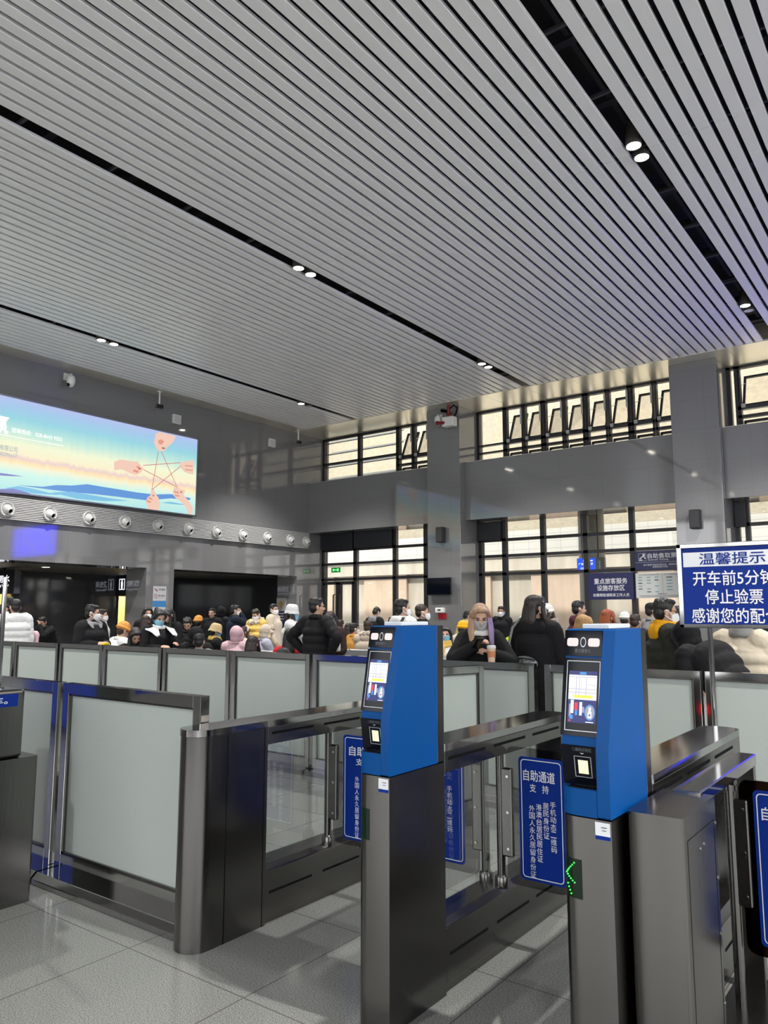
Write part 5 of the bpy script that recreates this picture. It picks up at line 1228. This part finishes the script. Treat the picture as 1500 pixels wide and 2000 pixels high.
add('maskfriend', 'woman in black coat and white mask behind the white scalloped collar, under the poster', 288, 1199, 15.7, 165, jacket='black', hair='black', style='long', mask='w', bulk=1.1)
add('brownback', 'person with long brown hair seen from behind under the poster', 284, 1214, 14.8, 10, jacket='black', hair='brown', style='long', lean=4)
add('bendfriend', 'woman with long black hair and white cuffs bending beside the scalloped collar', 329, 1203, 13.6, 235, lean=20, pitch=25, jacket='black', hair='black', style='long', armL='chest', armR='chest')
add('furcollar', 'man in black jacket with grey collar and white mask turning his head', 181, 1198, 11.9, 140, turn=42, pitch=6, jacket='black', bulk=1.26, hair='black', style='short', mask='w', collar='grey', armL='chest', armR='chest', fine=True, lean=3)
add('behindfur', 'person in white jacket half hidden behind the man with the grey collar', 200, 1202, 16.0, 100, jacket='white', hair='black', style='short', mask='w', bulk=1.1)
add('whitepuffer', 'woman in white padded hooded coat seen from behind', 30, 1183, 14.2, 345, jacket='white', bulk=1.36, puff=.04, hair='black', style='short', hood=('down', 'white'), armL='reach', armR='down', s_force=1.06)
add('beigefriend', 'woman in beige coat and white mask facing the white padded coat', 7, 1194, 15.4, 150, jacket='beige', hair='darkbrown', style='long', mask='w', bulk=1.1)
add('blackhead', 'dark haired person half hidden behind the white padded coat', 17, 1180, 16.6, 20, jacket='black', hair='black', style='short')
add('crouch', 'crouching person in black with a hand at the face before the dark passage', 83, 1216, 17.5, 215, lean=30, pitch=15, jacket='black', bulk=1.35, puff=.05, hair='black', style='short', armL='mouth', armR='chest', s_force=.93)
# seated passengers
seat = 'seated passengers'
def sit(k, label, px, py, r, facing, **kw): add(k, label, px, py, r, facing, pose='sit', armL=kw.pop('armL', 'lap'), armR=kw.pop('armR', 'lap'), group=seat, **kw)
sit('orangehat', 'seated person in white coat with an orange knitted hat, hunched forward', 241, 1233, 14.1, 60, lean=18, pitch=20, jacket='white', bulk=1.25, hat='beanie', hatc='orange', hair='brown', style='short')
sit('downhair', 'seated woman with loose black hair hanging over her face', 264, 1243, 12.9, 160, lean=8, pitch=35, jacket='black', hair='black', style='long')
sit('bowblack', 'seated person in black with a bowed head by the dark passage', 366, 1219, 17.6, 190, lean=5, pitch=35, jacket='black', hair='black', style='short', bulk=1.2)
sit('tancap', 'seated person in tan cap and black jacket by the dark passage', 388, 1216, 19.2, 20, jacket='black', bulk=1.2, hat='beanie', hatc='orange', hair='black', style='short', hood=('down', 'black'))
sit('blackhood', 'seated person with a big black hood drawn up', 383, 1243, 12.7, 15, jacket='black', bulk=1.35, puff=.05, hood=('up', 'black'), style=None)
sit('fronthair', 'seated person with black hair low behind the long row of panels', 389, 1254, 11.8, 10, jacket='grey', bulk=1.2, hair='black', style='short')
sit('khakihat', 'seated person in khaki bucket hat, black coat and yellow scarf', 421, 1234, 14.9, 70, pitch=15, jacket='black', bulk=1.25, hat='bucket', hatc='sand', hair='black', style='short', scarf='yellow', mask='b')
sit('pinkhood', 'seated person in pink coat with the hood up', 462, 1240, 13.5, 15, jacket='pink', bulk=1.25, hood=('up', 'pink'), style=None)
sit('whiteband', 'seated girl with brown hair and a pale fluffy headband', 478, 1236, 16.2, 60, pitch=20, jacket='cream', hair='brown', style='long', hat='band', hatc='furcream')
sit('creamhood', 'seated person in cream coat with a thick fluffy hood up', 520, 1236, 14.8, 70, pitch=15, lean=8, jacket='lavender', bulk=1.2, hood=('up', 'furcream', 'furcream'), style=None)
sit('lowbrown', 'seated person with dark brown hair low below the yellow padded coat', 493, 1259, 11.3, 10, jacket='black', hair='darkbrown', style='bob')
sit('redcoat', 'seated person in red with black hair beside the black quilted jacket', 567, 1246, 11.2, 15, jacket='red', hair='black', style='long', scarf='red')
sit('mustard', 'seated boy in mustard jacket with white mask', 692, 1229, 16.8, 62, jacket='mustard', bulk=1.1, hair='black', style='short', mask='w')
sit('furhood', 'seated person in beige coat with a big fur trimmed hood on the back', 719, 1226, 15.0, 5, jacket='beige', bulk=1.3, hair='brown', style='short', hood=('down', 'beige', 'furcream'))
sit('fardark', 'seated girl with long dark hair near the door, beside the mustard jacket', 681, 1228, 18.2, 30, jacket='black', hair='darkbrown', style='long')
sit('farbrown', 'distant seated person with brown hair right by the glass door', 665, 1221, 19.8, 20, jacket='brown', hair='brown', style='short')
sit('bluemask', 'seated woman with long black hair and blue mask behind the first blue gate head', 871, 1240, 13.0, 190, jacket='white', hair='black', style='long', mask='b', scarf='yellow')
sit('yellowhat', 'seated person in cream coat with a yellow hat', 905, 1229, 15.2, 40, lean=6, jacket='cream', bulk=1.3, hair='black', style='short', hat='beanie', hatc='hoodyellow', hood=('down', 'cream'))
add('beigefar', 'distant person in sand coloured jacket bending near the window column', 913, 1204, 17.6, 60, lean=18, pitch=20, jacket='sand', bulk=1.15, hair='black', style='short')
add('vest', 'distant person in a lime safety vest near the window column', 922, 1206, 19.2, 70, jacket='lime', bulk=1.05, hair='black', style='short')
for d in DIAG:
    if not (.86 < d[1] < 1.12) or d[3] < 6.2: print('DIAG', d)
# ---------------------------------------------------------------- waiting benches
M_SEAT = mat('perforated_steel', (.52, .53, .54), .35, .9, noise=(220, .25, (1, 1, 1)))
def bench(px, py, r, n, label):
    c = at_dist(px, py, r); t = thing('waiting_bench', (c.x, c.y, 0), label, 'bench', 'steel waiting benches'); ww = .56
    x0 = c.x-n*ww/2
    for i in range(n):
        a, b = x0+i*ww+.015, x0+(i+1)*ww-.015
        mb = MB(); pr = [(.06, .47), (.06, .50), (.0, .93), (-.02, .945), (-.045, .93), (.03, .47)]
        mb.prism([(a, c.y+y, z) for y, z in pr], (b-a, 0, 0)); mb.build('backrest', M_SEAT, t, bevel=.008)
        mb = MB().prism([(a, c.y+y, z) for y, z in [(.06, .445), (.06, .475), (.30, .445), (.50, .455), (.525, .43), (.50, .425), (.30, .42)]], (b-a, 0, 0)); mb.build('seat', M_SEAT, t, bevel=.006)
    MB().box(x0, x0+n*ww, c.y+.22, c.y+.28, .34, .40).build('beam', M_FRAME, t, bevel=.006)
    for i in range(n+1):
        x = x0+i*ww; mb = MB().tube([(x, c.y+.08, .42), (x, c.y+.02, .62), (x, c.y+.14, .68), (x, c.y+.42, .66), (x, c.y+.44, .44)], [(.018, .018)]*5, 8); mb.build('armrest', M_POLISH, t)
    for x in (x0+.3, x0+n*ww-.3):
        mb = MB().tube([(x, c.y+.25, .36), (x, c.y+.25, .06)], .03, 10).tube([(x, c.y-.05, .02), (x, c.y+.25, .05), (x, c.y+.55, .02)], [(.03, .02)]*3, 8); mb.build('leg', M_POLISH, t)
bench(415, 1250, 15.9, 3, 'steel waiting bench behind the khaki bucket hat and the pink hood')
bench(548, 1250, 13.6, 2, 'steel waiting bench just beside the white bucket hat woman')
bench(708, 1265, 14.1, 3, 'steel waiting bench under the big fur trimmed hood')
bench(884, 1280, 10.5, 2, 'steel waiting bench between the first blue gate head and the drink')
bench(1103, 1280, 12.9, 2, 'steel waiting bench seen past the black coat with the silver bag')
# ---------------------------------------------------------------- things people hold or carry
M_CUP = mat('cup_orange_drink', (.62, .25, .12), .3); M_CUPW = mat('cup_cream_sleeve', (.70, .52, .36), .45); M_PHONE = mat('phone_dark', (.01, .01, .012), .15)
d = P['drink']; c = d['world']((-.075, .395, 1.185))
t = thing('drink_cup', c, 'orange milk tea cup held by the woman with ash blond hair', 'cup')
MB().lathe([(.030, 0), (.034, .05), (.039, .12), (.039, .125)], c, n=22).build('cup', M_CUPW, t)
MB().lathe([(.0345, .045), (.0375, .09), (.0382, .10)], c, n=22).build('printed_sleeve', M_CUP, t)
MB().lathe([(.041, .125), (.041, .135), (.036, .150), (0, .152)], c, n=22).build('lid', M_WHITE, t)
def phone(k, loc, tilt, label, m=None):
    d = P[k]; R = d['R'] @ Matrix.Rotation(math.radians(tilt[2]), 3, 'Z') @ Matrix.Rotation(math.radians(tilt[0]), 3, 'X'); c = d['world'](loc)
    t = thing('phone', c, label, 'phone'); ax = [R @ V(v) for v in ((.037, 0, 0), (0, .0045, 0), (0, 0, .077))]
    MB().obox(c, ax).build('case', m or M_PHONE, t, bevel=.003)
    sc = c - R @ V((0, .0048, 0)); MB().obox(sc, (ax[0]*.92, ax[1]*.1, ax[2]*.94)).build('screen', glow('phone_screen', (.20, .24, .32), .6), t)
    MB().obox(c + R @ V((.018, .005, .055)), (R @ V((.012, 0, 0)), R @ V((0, .0012, 0)), R @ V((0, 0, .016)))).build('camera_bump', M_LENS, t)
phone('drink', (.045, .40, 1.36), (-55, 0, 20), 'dark phone pinched above the orange milk tea cup')
phone('collarwoman', (-.16, .39, 1.275), (-30, 0, 15), 'dark phone in the hand of the woman with the white scalloped collar')
# scalloped collar, big and flat on the shoulders
d = P['collarwoman']; mb = MB()
prof = [(0, .0, .055), (.18, .02, .09), (.36, .03, .13), (.52, .03, .115), (.66, .03, .15), (.82, .035, .13), (1.0, .03, .02)]      # along the collar: fraction, -, width
def collar_pt(q, f, w):
    a = math.radians(-80+f*168); r0 = .085; cx, cy = q*r0*math.cos(a), r0*math.sin(a)+.0
    base = V((q*(.075+.015*math.sin(f*3)), -.05+.15*f, 1.475-.05*f**2)); out = V((q*(1.0-.75*f), -.35+1.25*f, 0)).normalized()
    drop = .30+.75*max(0, f-.35)
    return base + out*w*1.0 - V((0, 0, w*drop)) + V((0, .035*f, .008))
for q in (-1, 1):
    n = 18; rows = []
    for k in range(4):
        row = []
        for i in range(n+1):
            f = i/n; wd = (.125+.075*f)*(1-.16*abs(math.sin(f*math.pi*2.5)))*(1 if f < .93 else .75); row.append(collar_pt(q, f, wd*k/3)*d['s'])
        rows.append(row)
    fl = [v for r_ in rows for v in r_]
    mb.add(fl, [(k*(n+1)+i, k*(n+1)+i+1, (k+1)*(n+1)+i+1, (k+1)*(n+1)+i) for k in range(3) for i in range(n)], 0, True)
o = mb.build('scalloped_collar', C_['white'], d['root'], local=True); sm = o.modifiers.new('thickness', 'SOLIDIFY'); sm.thickness = .012; sm.offset = 0
# bags
def strap(mb, pts, r=.007): return mb.tube(pts, [(r*1.8, r*.7)]*len(pts), 8)
M_SILVERBAG = mat('silver_leather', (.20, .21, .21), .28, .5, bump=(40, .8, (1, 1, 1)))
d = P['longhair']; w_ = d['world']; Rr = d['R']
c = w_((-.03, -.22, 1.10)); t = thing('crossbody_bag', c, 'small crinkled silver bag on the back of the woman with the bob', 'bag')
mb = MB().ell(c, (.13, .045, .075), 18, 10, Rr); mb.build('bag_body', M_SILVERBAG, t)
MB().tube([w_((-.14, -.25, 1.14)), w_((-.03, -.272, 1.155)), w_((.08, -.25, 1.14))], .006, 8).build('zip', M_LENS, t)
strap(MB(), [w_(p) for p in ((-.14, -.20, 1.12), (-.19, -.19, 1.28), (-.17, -.15, 1.42), (-.12, -.05, 1.52))]).build('strap', M_SILVERBAG, t)
d = P['limebag']; c = d['world']((-.22, .16, .86)); t = thing('tote', c, 'lime green bag carried by the distant man in black', 'bag')
MB().ell(c, (.17, .08, .17), 16, 10, d['R']).build('bag_body', C_['lime'], t); strap(MB(), [d['world'](p) for p in ((-.30, .16, .98), (-.24, .12, 1.10), (-.16, .16, .99))]).build('handle', C_['lime'], t)
d = P['brownwoman']; c = at_dist(651, 1254, 10.75); t = thing('tote', (c.x, c.y, c.z-.2), 'cream canvas tote bag hanging below the woman with the brown coat', 'bag'); R = d['R']
sg = V((ray(651, 1254).x, ray(651, 1254).y, 0)).normalized(); sd = V((sg.y, -sg.x, 0))
MB().obox(c, (sd*.10, sg*.035, V((0, 0, .13)))).build('bag_body', C_['offwhite'], t, bevel=.02, seg=3)
strap(MB(), [c+sd*-.05+V((0, 0, .12)), c+sd*-.04+V((0, 0, .25)), c+sd*.0+V((0, 0, .31)), c+sd*.03+V((0, 0, .25)), c+sd*.05+V((0, 0, .12))]).build('handle', C_['offwhite'], t)
d = P['whiteman']; c = d['world']((-.02, -.26, 1.22)); t = thing('backpack', c, 'black backpack on the back of the big man in white', 'backpack')
m_ = mat('backpack_black', (.008, .008, .010), .6, bump=(30, .4, (1, 1, 1)))
MB().ell(c+V((0, 0, -.12)), (.15, .10, .21), 18, 12, d['R']).build('bag_body', m_, t)
for q in (-1, 1): strap(MB(), [d['world'](p) for p in ((q*.10, -.20, 1.30), (q*.13, -.10, 1.475), (q*.135, .06, 1.47), (q*.15, .16, 1.30), (q*.17, .05, 1.08), (q*.14, -.2, 1.02))], .011).build('shoulder_strap', m_, t)
d = P['redcoat']; c = d['world']((-.02, -.24, .86)); t = thing('backpack', c, 'black backpack on the seated person in red', 'backpack')
MB().ell(c, (.15, .09, .22), 16, 10, d['R']).build('bag_body', m_, t); MB().ell(c+d['R'] @ V((0, -.06, -.06)), (.11, .05, .10), 14, 8, d['R']).build('front_pocket', m_, t)
d = P['buckethat']; c = d['world']((.0, .56, 1.30)); t = thing('drink_pouch', c, 'orange and yellow drink pouch held by the woman in the bucket hat', 'drink')
MB().ell(c, (.075, .035, .10), 14, 10, d['R']).build('pouch', mat('pouch_orange', (.75, .24, .03), .35), t); MB().ell(c+d['R'] @ V((.0, .0, -.02)), (.05, .04, .05), 12, 8, d['R']).build('yellow_label', mat('pouch_yellow', (.85, .72, .02), .4), t)
MB().cyl(c+V((0, 0, .09)), c+V((0, 0, .125)), .012, n=10).build('spout', M_WHITE, t)
d = P['furcollar']; c = d['world']((.03, .37, 1.165)); t = thing('phone', c, 'bright yellow phone case in the hand of the man with the grey collar', 'phone')
MB().obox(c, (d['R'] @ V((.05, 0, 0)), d['R'] @ V((0, .03, .004)), V((0, 0, .012)))).build('case', mat('case_yellow', (.85, .75, .01), .4), t, bevel=.006); MB().obox(c+V((0, 0, .0125)), (d['R'] @ V((.044, 0, 0)), d['R'] @ V((0, .026, .003)), V((0, 0, .0008)))).build('screen', M_PHONE, t)
d = P['yellowcoat']; c = d['world']((.05, .36, 1.08)); t = thing('plastic_bag', c, 'clear plastic bag with red and orange shopping held by the yellow coat', 'bag')
MB().ell(c, (.15, .10, .15), 16, 10, d['R']).build('contents', mat('bag_contents', (.55, .14, .07), .5, noise=(14, .8, (1, 1, 1))), t)
MB().lathe([(.0, -.17), (.10, -.165), (.165, -.08), (.16, .03), (.09, .13), (.05, .19), (.09, .24)], c, n=18).build('film', glass('thin_film', (.85, .85, .86), 1.0), t)
for k, (px, py, r, m_, lab, nm) in enumerate(((575, 1259, 12.0, 'red', 'red scarf bundle beside the black backpack on the bench', 'scarf_bundle'), (68, 1241, 14.4, 'pink', 'pink pouch held up beside the white padded coat', 'pouch'))):
    c = at_dist(px, py, r); tag(MB().ell(c, (.09, .07, .08), 14, 10).tube([c+V((.03, 0, .05)), c+V((.06, .0, -.05)), c+V((.05, 0, -.14))], [(.04, .03)]*3, 10).build(nm, C_[m_], None, remesh=.012, smooth_it=2), lab, 'bag' if nm == 'pouch' else 'scarf')
# behind the camera, seen only mirrored in the polished frames: a blue information totem and a dark ticket machine
t = thing('information_totem', (-9.9, -.6, 0), 'tall blue information totem mirrored in the polished panel frames', 'display')
MB().box(-10.9, -8.9, -.75, -.5, 0, 2.3).build('case', M_LENS, t); MB().box(-10.85, -8.95, -.5, -.49, .08, 2.25).build('face', glow('deep_blue_face', (.012, .035, .28), .75), t)
t = thing('ticket_machine', (-7.0, -.9, 0), 'dark ticket machine mirrored in the polished panel frames', 'machine')
MB().box(-8.7, -5.6, -1.2, -.6, 0, 1.95).build('body', mat('machine_dark', (.03, .03, .034), .4), t, bevel=.02); MB().box(-8.3, -6.0, -.6, -.595, 1.1, 1.7).build('screen', M_BLKGLASS, t)
